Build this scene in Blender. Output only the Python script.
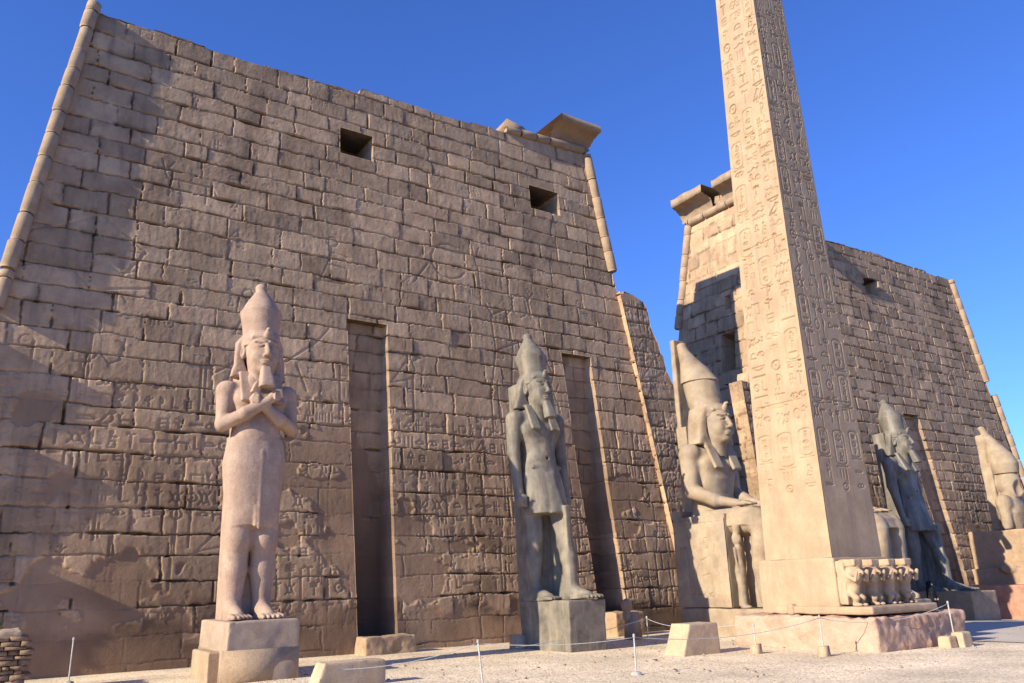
import bpy, math, random
import numpy as np
from mathutils import Vector, Matrix

for o in list(bpy.data.objects): bpy.data.objects.remove(o)
SC = bpy.context.scene
COL = SC.collection
R = math.radians

# ------------------------------------------------------------------ camera
def make_camera():
    y, p, r = R(56.208), R(16.654), R(1.661)
    F = Vector((math.cos(y)*math.cos(p), math.sin(y)*math.cos(p), math.sin(p)))
    rt = Vector((math.sin(y), -math.cos(y), 0)); up = rt.cross(F)
    Rv = rt*math.cos(r) - up*math.sin(r); U = up*math.cos(r) + rt*math.sin(r)
    cd = bpy.data.cameras.new('camera'); c = bpy.data.objects.new('camera', cd); COL.objects.link(c)
    m = Matrix((Rv, U, -F)).transposed().to_4x4(); m.translation = Vector((-29.465, -26.445, 1.993))
    c.matrix_world = m
    cd.sensor_width = 36; cd.lens = 805.43/1024*36
    cd.clip_start = .1; cd.clip_end = 5000
    SC.camera = c
make_camera()

# ------------------------------------------------------------------ light
SUN_DIR = Vector((1.0, .082, -.47)).normalized()       # the way the light travels
SUN_EL = math.asin(-SUN_DIR.z); SUN_AZ = math.atan2(-SUN_DIR.x, -SUN_DIR.y)
w = bpy.data.worlds.new('World'); SC.world = w; w.use_nodes = True
nt = w.node_tree; nt.nodes.clear()
sky = nt.nodes.new('ShaderNodeTexSky'); sky.sky_type = 'NISHITA'; sky.sun_disc = False
sky.sun_elevation = SUN_EL; sky.sun_rotation = SUN_AZ
sky.air_density = 1.0; sky.dust_density = .4; sky.ozone_density = 2.5; sky.altitude = 100
hs = nt.nodes.new('ShaderNodeMix'); hs.data_type = 'RGBA'; hs.blend_type = 'MULTIPLY'; hs.inputs['Factor'].default_value = 1; hs.inputs['B'].default_value = (.80, 1.28, 2.5, 1)
bg = nt.nodes.new('ShaderNodeBackground'); bg.inputs['Strength'].default_value = .062
wo = nt.nodes.new('ShaderNodeOutputWorld')
nt.links.new(sky.outputs[0], hs.inputs['A']); nt.links.new(hs.outputs['Result'], bg.inputs['Color']); nt.links.new(bg.outputs[0], wo.inputs[0])
sl = bpy.data.lights.new('sun', 'SUN'); sl.energy = 5.0; sl.angle = R(.5); sl.color = (1, .90, .70)
so = bpy.data.objects.new('sun', sl); COL.objects.link(so)
so.rotation_euler = SUN_DIR.to_track_quat('-Z', 'Y').to_euler()
SC.view_settings.view_transform = 'Standard'; SC.view_settings.look = 'None'
SC.view_settings.exposure = .68; SC.view_settings.gamma = 1; SC.view_settings.use_curve_mapping = False
SC.render.engine = 'CYCLES'
SC.cycles.max_bounces = 5; SC.cycles.diffuse_bounces = 3

# ------------------------------------------------------------------ tagging
def tag(o, label=None, cat=None, group=None, kind=None):
    if label: o['label'] = label
    if cat: o['category'] = cat
    if group: o['group'] = group
    if kind: o['kind'] = kind
    return o
def empty(name, loc=(0, 0, 0), rz=0, **k):
    o = bpy.data.objects.new(name, None); COL.objects.link(o); o.location = loc; o.rotation_euler = (0, 0, rz)
    return tag(o, **k)
def link_mesh(name, me, mat, parent=None):
    o = bpy.data.objects.new(name, me); COL.objects.link(o)
    if mat: me.materials.append(mat)
    if parent: o.parent = parent
    return o
def arr_mesh(name, V, Q, mat, parent=None, smooth=False, attrs=None, tris=None):
    """V (n,3), Q (m,4) numpy -> one mesh object"""
    V = np.asarray(V, np.float32); Q = np.asarray(Q, np.int32).reshape(-1, 4)
    used = np.zeros(len(V), bool); used[Q.ravel()] = True
    idx = np.cumsum(used)-1; V = V[used]; Q = idx[Q].astype(np.int32)
    me = bpy.data.meshes.new(name)
    me.vertices.add(len(V)); me.vertices.foreach_set('co', V.ravel())
    me.loops.add(Q.size); me.loops.foreach_set('vertex_index', Q.ravel())
    me.polygons.add(len(Q)); me.polygons.foreach_set('loop_start', np.arange(0, Q.size, 4, dtype=np.int32))
    me.polygons.foreach_set('loop_total', np.full(len(Q), 4, np.int32))
    if attrs is not None:
        a = me.attributes.new('mask', 'FLOAT_COLOR', 'POINT')
        A = np.ones((len(V), 4), np.float32); A[:, :3] = np.asarray(attrs)[used]
        a.data.foreach_set('color', A.ravel())
    me.update(calc_edges=True)
    me.validate()
    if smooth: me.polygons.foreach_set('use_smooth', np.ones(len(me.polygons), bool))
    return link_mesh(name, me, mat, parent)

# ------------------------------------------------------------------ materials
def stone(name, c1, c2, scale=1.2, bump=.4, rough=.92, mask=False, plaster=(.27, .165, .10), stain_and_niche=(.10, .062, .040), grain=60, bdist=.02, streak=None):
    m = bpy.data.materials.new(name); m.use_nodes = True; t = m.node_tree; N = t.nodes; L = t.links
    b = N['Principled BSDF']; b.inputs['Roughness'].default_value = rough; b.inputs['Specular IOR Level'].default_value = .25
    tc = N.new('ShaderNodeTexCoord')
    n1 = N.new('ShaderNodeTexNoise'); n1.inputs['Scale'].default_value = scale; n1.inputs['Detail'].default_value = 8; n1.inputs['Roughness'].default_value = .65
    L.new(tc.outputs['Object'], n1.inputs['Vector'])
    r = N.new('ShaderNodeValToRGB'); r.color_ramp.elements[0].position = .33; r.color_ramp.elements[1].position = .68
    r.color_ramp.elements[0].color = (*c1, 1); r.color_ramp.elements[1].color = (*c2, 1)
    L.new(n1.outputs['Fac'], r.inputs['Fac']); out = r.outputs['Color']
    n3 = N.new('ShaderNodeTexNoise'); n3.inputs['Scale'].default_value = grain; n3.inputs['Detail'].default_value = 4
    L.new(tc.outputs['Object'], n3.inputs['Vector'])
    mr = N.new('ShaderNodeMapRange'); mr.inputs['From Min'].default_value = .3; mr.inputs['From Max'].default_value = .7
    mr.inputs['To Min'].default_value = .76; mr.inputs['To Max'].default_value = 1.22
    L.new(n3.outputs['Fac'], mr.inputs['Value'])
    mx = N.new('ShaderNodeMix'); mx.data_type = 'RGBA'; mx.blend_type = 'MULTIPLY'; mx.inputs['Factor'].default_value = 1
    L.new(out, mx.inputs['A']); L.new(mr.outputs[0], mx.inputs['B']); out = mx.outputs['Result']
    if streak:
        mp = N.new('ShaderNodeMapping'); mp.inputs['Scale'].default_value = (1.6, 1.6, .22)
        L.new(tc.outputs['Object'], mp.inputs['Vector'])
        n5 = N.new('ShaderNodeTexNoise'); n5.inputs['Scale'].default_value = 1.7; n5.inputs['Detail'].default_value = 7; n5.inputs['Roughness'].default_value = .7
        L.new(mp.outputs[0], n5.inputs['Vector'])
        q = N.new('ShaderNodeMapRange'); q.inputs['From Min'].default_value = .5; q.inputs['From Max'].default_value = .72; q.inputs['To Max'].default_value = .75
        L.new(n5.outputs['Fac'], q.inputs['Value'])
        mz = N.new('ShaderNodeMix'); mz.data_type = 'RGBA'; L.new(q.outputs[0], mz.inputs['Factor']); L.new(out, mz.inputs['A']); mz.inputs['B'].default_value = (*streak, 1)
        out = mz.outputs['Result']
    if mask:
        at = N.new('ShaderNodeAttribute'); at.attribute_name = 'mask'; sp = N.new('ShaderNodeSeparateColor'); L.new(at.outputs['Color'], sp.inputs[0])
        a = N.new('ShaderNodeMapRange'); a.inputs['To Min'].default_value = .78; a.inputs['To Max'].default_value = 1.22; L.new(sp.outputs[0], a.inputs['Value'])
        m2 = N.new('ShaderNodeMix'); m2.data_type = 'RGBA'; m2.blend_type = 'MULTIPLY'; m2.inputs['Factor'].default_value = 1
        L.new(out, m2.inputs['A']); L.new(a.outputs[0], m2.inputs['B'])
        m3 = N.new('ShaderNodeMix'); m3.data_type = 'RGBA'; L.new(sp.outputs[1], m3.inputs['Factor']); L.new(m2.outputs['Result'], m3.inputs['A']); m3.inputs['B'].default_value = (*plaster, 1)
        m4 = N.new('ShaderNodeMix'); m4.data_type = 'RGBA'; L.new(sp.outputs[2], m4.inputs['Factor']); L.new(m3.outputs['Result'], m4.inputs['A']); m4.inputs['B'].default_value = (*stain_and_niche, 1)
        out = m4.outputs['Result']
    L.new(out, b.inputs['Base Color'])
    n2 = N.new('ShaderNodeTexNoise'); n2.inputs['Scale'].default_value = grain*.25; n2.inputs['Detail'].default_value = 8; n2.inputs['Roughness'].default_value = .7
    L.new(tc.outputs['Object'], n2.inputs['Vector'])
    bp = N.new('ShaderNodeBump'); bp.inputs['Strength'].default_value = bump; bp.inputs['Distance'].default_value = bdist
    L.new(n2.outputs['Fac'], bp.inputs['Height']); L.new(bp.outputs[0], b.inputs['Normal'])
    return m
M = {}
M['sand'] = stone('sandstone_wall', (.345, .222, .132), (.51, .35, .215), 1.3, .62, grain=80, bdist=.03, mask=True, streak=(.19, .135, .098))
M['sandroll'] = stone('sandstone_roll', (.31, .215, .135), (.44, .31, .20), 2.2, .8, streak=(.30, .22, .15))
M['cornice'] = stone('sandstone_cornice', (.27, .185, .12), (.40, .285, .19), 2, .8)
M['block'] = stone('sandstone_block', (.30, .20, .125), (.42, .295, .19), 2.5, .6)
M['obelisk'] = stone('obelisk_granite', (.36, .245, .15), (.48, .345, .22), 1.0, .6, rough=.8, streak=(.30, .21, .15), grain=70)
M['plinth'] = stone('plinth_granite', (.38, .23, .16), (.52, .35, .25), 1.6, .9, rough=.85)
M['pinkg'] = stone('pink_granite', (.33, .215, .150), (.47, .33, .24), 2.2, .6, rough=.75, grain=45, streak=(.30, .20, .15))
M['pedestal'] = stone('pedestal_stone', (.31, .23, .165), (.42, .315, .23), 1.8, .3, rough=.85)
M['greyg'] = stone('grey_granite', (.115, .098, .078), (.255, .22, .17), 1.5, .55, rough=.65, grain=80, streak=(.36, .29, .20))
M['blackg'] = stone('dark_granodiorite', (.10, .088, .072), (.22, .19, .155), .9, .25, rough=.6, grain=80, streak=(.38, .33, .27))
M['tang'] = stone('tan_granite', (.25, .18, .12), (.44, .335, .225), 1.2, .7, rough=.75, grain=80, streak=(.30, .27, .24))
M['redg'] = stone('red_granite', (.30, .15, .10), (.44, .25, .17), 1.4, .4, rough=.75)
M['paver'] = stone('paving_stone', (.47, .39, .30), (.57, .48, .38), .7, .3, grain=30)
M['brick'] = stone('weathered_brick', (.17, .105, .065), (.33, .22, .14), 6, .9)
M['bench'] = stone('cut_limestone', (.40, .285, .18), (.54, .40, .26), 2, .6)
M['post'] = stone('painted_metal', (.34, .31, .27), (.50, .47, .42), 9, .1, rough=.5)
M['rope'] = stone('white_rope', (.38, .37, .35), (.52, .51, .49), 20, .2, rough=.8)
M['cloth'] = stone('black_cloth', (.010, .010, .012), (.022, .022, .026), 4, .5, rough=.9)
M['skin'] = stone('skin', (.35, .2, .13), (.4, .24, .16), 4, .1, rough=.6)
M['leaf'] = stone('dry_leaf', (.05, .08, .025), (.09, .12, .04), 4, .2)
def gravel_mat():
    m = bpy.data.materials.new('gravel'); m.use_nodes = True; t = m.node_tree; N = t.nodes; L = t.links
    b = N['Principled BSDF']; b.inputs['Roughness'].default_value = .95; b.inputs['Specular IOR Level'].default_value = .2
    tc = N.new('ShaderNodeTexCoord')
    v = N.new('ShaderNodeTexVoronoi'); v.inputs['Scale'].default_value = 22; L.new(tc.outputs['Object'], v.inputs['Vector'])
    r = N.new('ShaderNodeValToRGB'); e = r.color_ramp.elements
    e[0].position = 0; e[0].color = (.50, .37, .235, 1); e[1].position = 1; e[1].color = (.88, .73, .52, 1)
    x = e.new(.5); x.color = (.76, .605, .415, 1)
    sp = N.new('ShaderNodeSeparateColor'); L.new(v.outputs['Color'], sp.inputs[0]); L.new(sp.outputs[0], r.inputs['Fac'])
    n = N.new('ShaderNodeTexNoise'); n.inputs['Scale'].default_value = .45; n.inputs['Detail'].default_value = 9; L.new(tc.outputs['Object'], n.inputs['Vector'])
    mr = N.new('ShaderNodeMapRange'); mr.inputs['From Min'].default_value = .3; mr.inputs['From Max'].default_value = .7; mr.inputs['To Min'].default_value = .74; mr.inputs['To Max'].default_value = 1.16
    L.new(n.outputs['Fac'], mr.inputs['Value'])
    mx = N.new('ShaderNodeMix'); mx.data_type = 'RGBA'; mx.blend_type = 'MULTIPLY'; mx.inputs['Factor'].default_value = 1
    L.new(r.outputs[0], mx.inputs['A']); L.new(mr.outputs[0], mx.inputs['B']); L.new(mx.outputs['Result'], b.inputs['Base Color'])
    bp = N.new('ShaderNodeBump'); bp.inputs['Strength'].default_value = .45; bp.inputs['Distance'].default_value = .02; bp.invert = True
    L.new(v.outputs['Distance'], bp.inputs['Height']); L.new(bp.outputs[0], b.inputs['Normal'])
    return m
M['gravel'] = gravel_mat()

# ------------------------------------------------------------------ numpy noise
def vnoise(x, y, seed=0):
    rs = np.random.RandomState(seed); T = rs.rand(256, 256).astype(np.float32)
    xi = np.floor(x).astype(int); yi = np.floor(y).astype(int); fx = x-xi; fy = y-yi
    fx = fx*fx*(3-2*fx); fy = fy*fy*(3-2*fy)
    a = T[xi & 255, yi & 255]; b = T[(xi+1) & 255, yi & 255]; c = T[xi & 255, (yi+1) & 255]; d = T[(xi+1) & 255, (yi+1) & 255]
    return (a*(1-fx)+b*fx)*(1-fy)+(c*(1-fx)+d*fx)*fy
def fbm(x, y, seed=0, o=4):
    s = 0; a = .5; t = 0
    for i in range(o):
        s = s+a*vnoise(x*2**i+13.7*i, y*2**i+5.1*i, seed+i); t += a; a *= .5
    return s/t
def ss(a, b, x):
    t = np.clip((x-a)/(b-a), 0, 1); return t*t*(3-2*t)

# ------------------------------------------------------------------ hieroglyph signs (strokes in a unit box)
def arc(cx, cy, r, a0=0, a1=360, n=10, ry=None):
    ry = ry or r
    return [(cx+r*math.cos(R(a0+(a1-a0)*i/n)), cy+ry*math.sin(R(a0+(a1-a0)*i/n))) for i in range(n+1)]
G = {
 'sun': [arc(.5, .5, .34), [(.46, .5), (.54, .5)]],
 'bread': [arc(.5, .35, .35, 0, 180), [(.15, .35), (.85, .35)]],
 'water': [[(0, .5), (.12, .62), (.25, .42), (.37, .62), (.5, .42), (.62, .62), (.75, .42), (.87, .62), (1, .5)]],
 'reed': [[(.5, 0), (.5, .95), (.72, .8), (.7, .5), (.5, .35)]],
 'bird': [[(.75, .95), (.9, .88), (.76, .86)], arc(.68, .88, .09), [(.62, .82), (.72, .6), (.66, .38), (.4, .3), (.02, .22), (.2, .42), (.42, .7), (.6, .84)], [(.5, .32), (.5, .03), (.66, .03)]],
 'ankh': [arc(.5, .76, .17, 0, 360, 8, .22), [(.5, .54), (.5, 0)], [(.2, .5), (.8, .5)]],
 'was': [[(.5, 0), (.5, .85), (.25, .98), (.2, .85)], [(.5, .85), (.75, .9)]],
 'eye': [[(.05, .5), (.3, .66), (.7, .66), (.95, .5), (.7, .36), (.3, .36), (.05, .5)], arc(.5, .5, .09, n=6)],
 'mouth': [[(.05, .5), (.5, .64), (.95, .5), (.5, .38), (.05, .5)]],
 'bar': [[(.08, .5), (.92, .5)], [(.08, .58), (.92, .58)]],
 'three': [[(.2, .2), (.2, .8)], [(.5, .2), (.5, .8)], [(.8, .2), (.8, .8)]],
 'basket': [arc(.5, .62, .42, 180, 360, 8, .28), [(.08, .62), (.92, .62)]],
 'house': [[(.1, .15), (.1, .8), (.9, .8), (.9, .15), (.62, .15)]],
 'snake': [[(0, .3), (.3, .32), (.5, .5), (.7, .32), (.9, .4), (.95, .7), (.8, .72)]],
 'leg': [[(.35, .95), (.35, .15), (.85, .15)]],
 'square': [[(.25, .25), (.25, .75), (.75, .75), (.75, .25), (.25, .25)], [(.25, .5), (.75, .5)]],
 'scarab': [arc(.5, .45, .22, n=8, ry=.3), [(.28, .6), (.05, .85)], [(.72, .6), (.95, .85)], [(.28, .35), (.05, .1)], [(.72, .35), (.95, .1)]],
 'djed': [[(.5, 0), (.5, 1)], [(.25, .65), (.75, .65)], [(.25, .78), (.75, .78)], [(.25, .91), (.75, .91)]],
 'man': [arc(.5, .86, .1, n=6), [(.5, .76), (.42, .4), (.75, .36), (.72, .05), (.3, .05), (.42, .4)], [(.48, .65), (.8, .6)]],
 'plant': [[(.5, 0), (.5, .95), (.3, .85)], [(.5, .7), (.75, .8)], [(.5, .5), (.2, .62)]],
 'hand': [[(.05, .6), (.6, .6), (.95, .48), (.6, .42), (.05, .45), (.05, .6)]],
 'bull': [[(.05, .7), (.1, .5), (.85, .5), (.95, .3)], [(.15, .5), (.15, .1)], [(.75, .5), (.75, .1)], [(.05, .7), (.0, .9)], [(.1, .7), (.2, .9)]],
 'fan': [[(.3, .1), (.3, .9)], [(.55, .1), (.55, .9)], [(.2, .5), (.9, .5)]],
}
GK = list(G)
def stamp(H, us, vs, strokes, cx, cy, sx, sy, depth, width):
    """carve strokes into H on a regular grid us x vs (H[row, col])"""
    i0, i1 = np.searchsorted(us, [cx-sx*.62-width, cx+sx*.62+width]); j0, j1 = np.searchsorted(vs, [cy-sy*.62-width, cy+sy*.62+width])
    if i1-i0 < 2 or j1-j0 < 2: return
    X, Y = np.meshgrid(us[i0:i1], vs[j0:j1]); D = np.full(X.shape, 9.)
    for st in strokes:
        P = [(cx+(a-.5)*sx, cy+(b-.5)*sy) for a, b in st]
        for (ax, ay), (bx, by) in zip(P[:-1], P[1:]):
            dx, dy = bx-ax, by-ay; l = dx*dx+dy*dy+1e-9
            t = np.clip(((X-ax)*dx+(Y-ay)*dy)/l, 0, 1)
            D = np.minimum(D, np.hypot(X-ax-t*dx, Y-ay-t*dy))
    H[j0:j1, i0:i1] -= depth*(1-ss(width*.35, width, D))

# ------------------------------------------------------------------ masonry height field
def masonry(us, vs, seed, course=(.62, .86), blk=(.8, 2.2), relief_z=8.5, joint=.025, rough=1.0, plaster=1.0, offs=.007, figures=(), pillow=1.0, chips=160, glyphs=True, foot=1.0, dark=.55):
    """height (m, outward) and colour masks of an old block wall on the grid us (across) x vs (up)"""
    rs = np.random.RandomState(seed); U, V = np.meshgrid(us, vs)
    Uw = U+.10*(fbm(U*1.3, V*1.3, seed+50, 3)-.5)+.05*(vnoise(U*6, V*6, seed+51)-.5)
    Vw = V+.14*(fbm(U*.9, V*.9, seed+60, 3)-.5)+.05*(vnoise(U*6, V*6, seed+61)-.5)
    zc = [-1.2]
    while zc[-1] < vs[-1]+1.5: zc.append(zc[-1]+rs.uniform(*course))
    zc = np.array(zc); H = np.zeros(U.shape, np.float32); tint = np.zeros(U.shape, np.float32); dj = np.full(U.shape, 9., np.float32)
    jw = np.zeros(U.shape, np.float32); ci = np.clip(np.searchsorted(zc, Vw)-1, 0, len(zc)-2)
    centers = []
    for c in range(len(zc)-1):
        m = ci == c
        if not m.any(): continue
        xb = [us[0]-rs.uniform(0, 2)]
        while xb[-1] < us[-1]+3: xb.append(xb[-1]+rs.uniform(*blk))
        xb = np.array(xb); bi = np.clip(np.searchsorted(xb, Uw[m])-1, 0, len(xb)-2)
        bo = rs.randn(len(xb))*offs; bt = rs.rand(len(xb)); tlx = rs.randn(len(xb))*.006; tly = rs.randn(len(xb))*.006
        jl = joint*rs.choice([.35, .6, 1.0, 1.5], len(xb)+1, p=[.3, .35, .25, .1])
        x0 = xb[bi]; x1 = xb[bi+1]; lx = Uw[m]-x0; rx = x1-Uw[m]; by = Vw[m]-zc[c]; ty = zc[c+1]-Vw[m]
        jx = np.where(lx < rx, jl[bi], jl[bi+1]); jy = joint*(.35+1.0*vnoise(U[m]*.7, ci[m]*3.7+0*U[m], seed+5))
        dx = np.minimum(lx, rx)/np.maximum(jx, 1e-3); dy = np.minimum(by, ty)/np.maximum(jy, 1e-3)
        d = np.minimum(dx, dy); H[m] = bo[bi]+tlx[bi]*(lx-rx)+tly[bi]*(by-ty); tint[m] = bt[bi]; dj[m] = d
        jw[m] = np.minimum(np.minimum(lx, rx), np.minimum(by, ty))
        for k in range(len(xb)): centers.append((xb[k], zc[c]))
    # worn zones
    wear = ss(.50, .62, fbm(U*.22+3, V*.22, seed+70, 3))*ss(relief_z+1.5, relief_z-2, V) + .45*ss(relief_z+3, relief_z-3, V)
    wear = np.clip(wear, 0, 1)*pillow
    H -= wear*.018*np.exp(-jw/.04)
    H -= (.17+.03*wear)*(.25+.75*ss(.35, .6, fbm(U*.8, V*.8, seed+77, 3)))*(1-ss(.55, 1.0, dj))
    n1 = fbm(U*1.1, V*1.1, seed+1, 5)-.5; n2 = fbm(U*7, V*5, seed+2, 3)-.5
    H += rough*(.020*n1+.012*n2)+rough*.006*(vnoise(U*17, V*15, seed+8)-.5)
    H += rough*.007*(vnoise(U*11, V*1.6, seed+3)-.5)*ss(.3, .6, fbm(U*.3, V*.3, seed+4, 2))
    du = us[1]-us[0]
    # carved signs and figures
    if glyphs:
        z = .9
        while z < min(vs[-1]-1, 22):
            hgt = rs.uniform(.42, .62); x = us[0]+.4; dens = .93 if z < relief_z else .10
            dp = (.028 if z < relief_z else .011)
            while x < us[-1]-.4:
                if rs.rand() < dens and fbm(np.array([x*.35]), np.array([z*.35]), seed+9, 2)[0] > .34:
                    stamp(H, us, vs, G[GK[rs.randint(len(GK))]], x, z, hgt*rs.uniform(.7, 1), hgt*rs.uniform(.8, 1.1), dp, .036)
                x += hgt*rs.uniform(.75, 1.05)
                if z < relief_z and rs.rand() < .07:
                    stamp(H, us, vs, [[(.5, 0), (.5, 1)]], x-.1, z+.5, .2, rs.uniform(1, 2.5), .035, .04)
            z += hgt*1.12
        for k in range(int(26*rough)):       # larger carved figures in outline
            x = rs.uniform(us[0]+1, us[-1]-1); z = rs.uniform(2, min(17, vs[-1]-2)); s = rs.uniform(1.1, 2.6)
            stamp(H, us, vs, G[['man', 'bull', 'bird', 'snake', 'scarab', 'house', 'reed'][rs.randint(7)]], x, z, s*rs.uniform(.7, 1.2), s, .020, .042)
    for (strokes, cx, cz, sx, sz, dp, wd) in figures: stamp(H, us, vs, strokes, cx, cz, sx, sz, dp, wd)
    # plaster infill
    pf = fbm(U*.33+9, V*.42+2, seed+27, 4)
    pf = pf+.05*(fbm(U*6, V*6, seed+40, 3)-.5); pm = ss(.602, .615, pf)*ss(relief_z+1, relief_z-1.5, V)*plaster
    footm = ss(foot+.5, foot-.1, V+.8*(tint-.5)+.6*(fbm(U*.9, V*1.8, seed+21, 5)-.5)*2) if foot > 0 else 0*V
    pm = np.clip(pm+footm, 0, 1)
    Hp = -.035+.03*(fbm(U*1.2, V*1.2, seed+22, 4)-.5)+.008*n2
    H = H*(1-.88*pm)+Hp*pm
    # chipped corners and holes
    for k in range(int(chips*3.2)):
        x, z = centers[rs.randint(len(centers))]; q = rs.rand(); b = rs.uniform(.03, .055); a = rs.uniform(.04, .08)
        if q < .5: x += rs.uniform(-.5, .5); a = rs.uniform(.12, .5); z -= .0
        elif q < .75: b = rs.uniform(.10, .32); a = rs.uniform(.022, .04); z += b
        x -= .10*(float(fbm(np.array([x*1.3]), np.array([z*1.3]), seed+50, 3)[0])-.5); z -= .14*(float(fbm(np.array([x*.9]), np.array([z*.9]), seed+60, 3)[0])-.5)
        i0, i1 = np.searchsorted(us, [x-2*a, x+2*a]); j0, j1 = np.searchsorted(vs, [z-2*b, z+2*b])
        if i1-i0 < 1 or j1-j0 < 1: continue
        q = ((U[j0:j1, i0:i1]-x)/a)**2+((V[j0:j1, i0:i1]-z)/b)**2
        H[j0:j1, i0:i1] -= .2*(1-pm[j0:j1, i0:i1])*(1-ss(.5, 1.3, q+.5*n2[j0:j1, i0:i1]))
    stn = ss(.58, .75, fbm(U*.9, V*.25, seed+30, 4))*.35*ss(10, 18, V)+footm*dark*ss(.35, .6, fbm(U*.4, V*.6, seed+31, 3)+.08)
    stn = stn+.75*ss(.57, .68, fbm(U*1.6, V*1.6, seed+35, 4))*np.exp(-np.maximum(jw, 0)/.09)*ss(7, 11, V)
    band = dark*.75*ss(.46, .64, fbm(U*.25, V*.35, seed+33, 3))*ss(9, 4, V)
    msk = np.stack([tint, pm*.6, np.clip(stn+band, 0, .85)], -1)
    return H, msk

def add_grid(parts, P, A, keep=None):
    """append a (rows, cols, 3) vertex grid"""
    V, Q, T, n = parts; r, c = P.shape[:2]; b = n[0]
    V.append(P.reshape(-1, 3)); T.append(A.reshape(-1, 3)); I = np.arange(r*c).reshape(r, c)+b
    q = np.stack([I[:-1, :-1], I[:-1, 1:], I[1:, 1:], I[1:, :-1]], -1)
    if keep is not None: q = q[keep]
    Q.append(q.reshape(-1, 4)); n[0] += r*c
    return I
def new_parts(): return ([], [], [], [0])
def finish(parts, name, mat, parent, smooth=False):
    V, Q, T, n = parts
    return arr_mesh(name, np.concatenate(V), np.concatenate(Q), mat, parent, smooth, np.concatenate(T))

BF, BS, GG = .079, .121, 2.925
YB = lambda z: 8.8-.131*z

def front_panel(parts, xs_knots, res, ztop, seed, recess, flat_y=0., zmin=-.9, zmax=23.2, **kw):
    """xs_knots: functions z->x of the column knots; recess: list of (knot index, z0, z1, yfun)"""
    zk = sorted(set([zmin, zmax]+[z for r_ in recess for z in r_[1:3] if zmin < z < zmax]))
    vs = np.concatenate([np.linspace(a, b, max(2, int(round((b-a)/res))), endpoint=False) for a, b in zip(zk[:-1], zk[1:])]+[[zmax]])
    mid = .5*(vs[0]+vs[-1]); cols = [0]; wref = []
    for f, g in zip(xs_knots[:-1], xs_knots[1:]):
        wref.append(max(2, int(round(max(abs(g(z)-f(z)) for z in (0, 10, 20))/res))))
    X = []
    for z in vs:
        row = []
        for k, (f, g) in enumerate(zip(xs_knots[:-1], xs_knots[1:])):
            row.append(np.linspace(f(z), g(z), wref[k], endpoint=False))
        row.append([xs_knots[-1](z)]); X.append(np.concatenate(row))
    X = np.array(X); kc = np.concatenate([[0], np.cumsum(wref)])
    us = np.arange(X.min()-.2, X.max()+.2, res); vr = np.arange(zmin, zmax+res, res)
    H, A = masonry(us, vr, seed, **kw)
    # sample on warped columns
    fi = np.clip((X-us[0])/res, 0, len(us)-1.001); i = fi.astype(int); fx = fi-i
    fj = np.clip((vs-vr[0])/res, 0, len(vr)-1.001); j = fj.astype(int); fy = (fj-j)[:, None]; J = j[:, None]
    def smp(T): 
        ex = (...,)+(None,)*(T.ndim-2); a = fx[ex]; b = (fy+0*fx)[ex]
        return (T[J, i]*(1-a)+T[J, i+1]*a)*(1-b)+(T[J+1, i]*(1-a)+T[J+1, i+1]*a)*b
    h = smp(H); a = smp(A); Z = vs[:, None]+0*X
    top = ztop(X); Zc = np.minimum(Z, top)
    # edges of the panel are pulled in and ragged
    P = np.stack([X, flat_y+BF*Zc-h, Zc], -1)
    lab = np.zeros((len(vs)-1, X.shape[1]-1), int); zm = .5*(vs[1:]+vs[:-1])
    back = P.copy(); ab = a.copy()
    for n_, (ki, z0, z1, yf) in enumerate(recess):
        c0, c1 = kc[ki], kc[ki+1]; rr = (zm > z0) & (zm < z1)
        lab[np.ix_(rr, np.arange(c0, c1))] = 1
        r2 = (vs >= z0-1e-4) & (vs <= z1+1e-4); ix = np.ix_(r2, np.arange(c0, c1+1))
        hb = h[ix]*.7; an = a[ix]; an[..., 2] = np.maximum(an[..., 2], .75*ss(8, 1.5, Z[ix])); ab[ix] = an  # niche backs get darker towards the bottom, in the third mask channel
        sub = back[ix]; sub[..., 1] = yf(Z[ix])-hb; back[ix] = sub
    alive = (Z[:-1, :-1] < top[:-1, :-1]-1e-3) | (Z[:-1, 1:] < top[:-1, 1:]-1e-3)
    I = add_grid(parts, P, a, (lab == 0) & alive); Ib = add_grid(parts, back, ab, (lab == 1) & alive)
    # walls between layers
    W = []
    L = lab
    for (di, dj) in ((0, 1), (1, 0)):
        A0 = L[:L.shape[0]-di, :L.shape[1]-dj]; A1 = L[di:, dj:]
        ii, jj = np.nonzero(A0 != A1)
        for p, q in zip(ii, jj):
            if dj: v0, v1 = (p, q+1), (p+1, q+1)
            else: v0, v1 = (p+1, q), (p+1, q+1)
            W.append((I[v0], I[v1], Ib[v1], Ib[v0]))
    if W: parts[1].append(np.array(W))
    return X, vs, P, top

def strip(parts, A, B, n, tint=.5):
    """quads between two polylines with n steps, roughened"""
    A = np.asarray(A, float); B = np.asarray(B, float)
    t = np.linspace(0, 1, n+1)[None, :, None]; P = A[:, None]*(1-t)+B[:, None]*t
    add_grid(parts, P, np.dstack([np.full(P.shape[:2], tint), np.zeros(P.shape[:2]), np.zeros(P.shape[:2])]))

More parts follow.
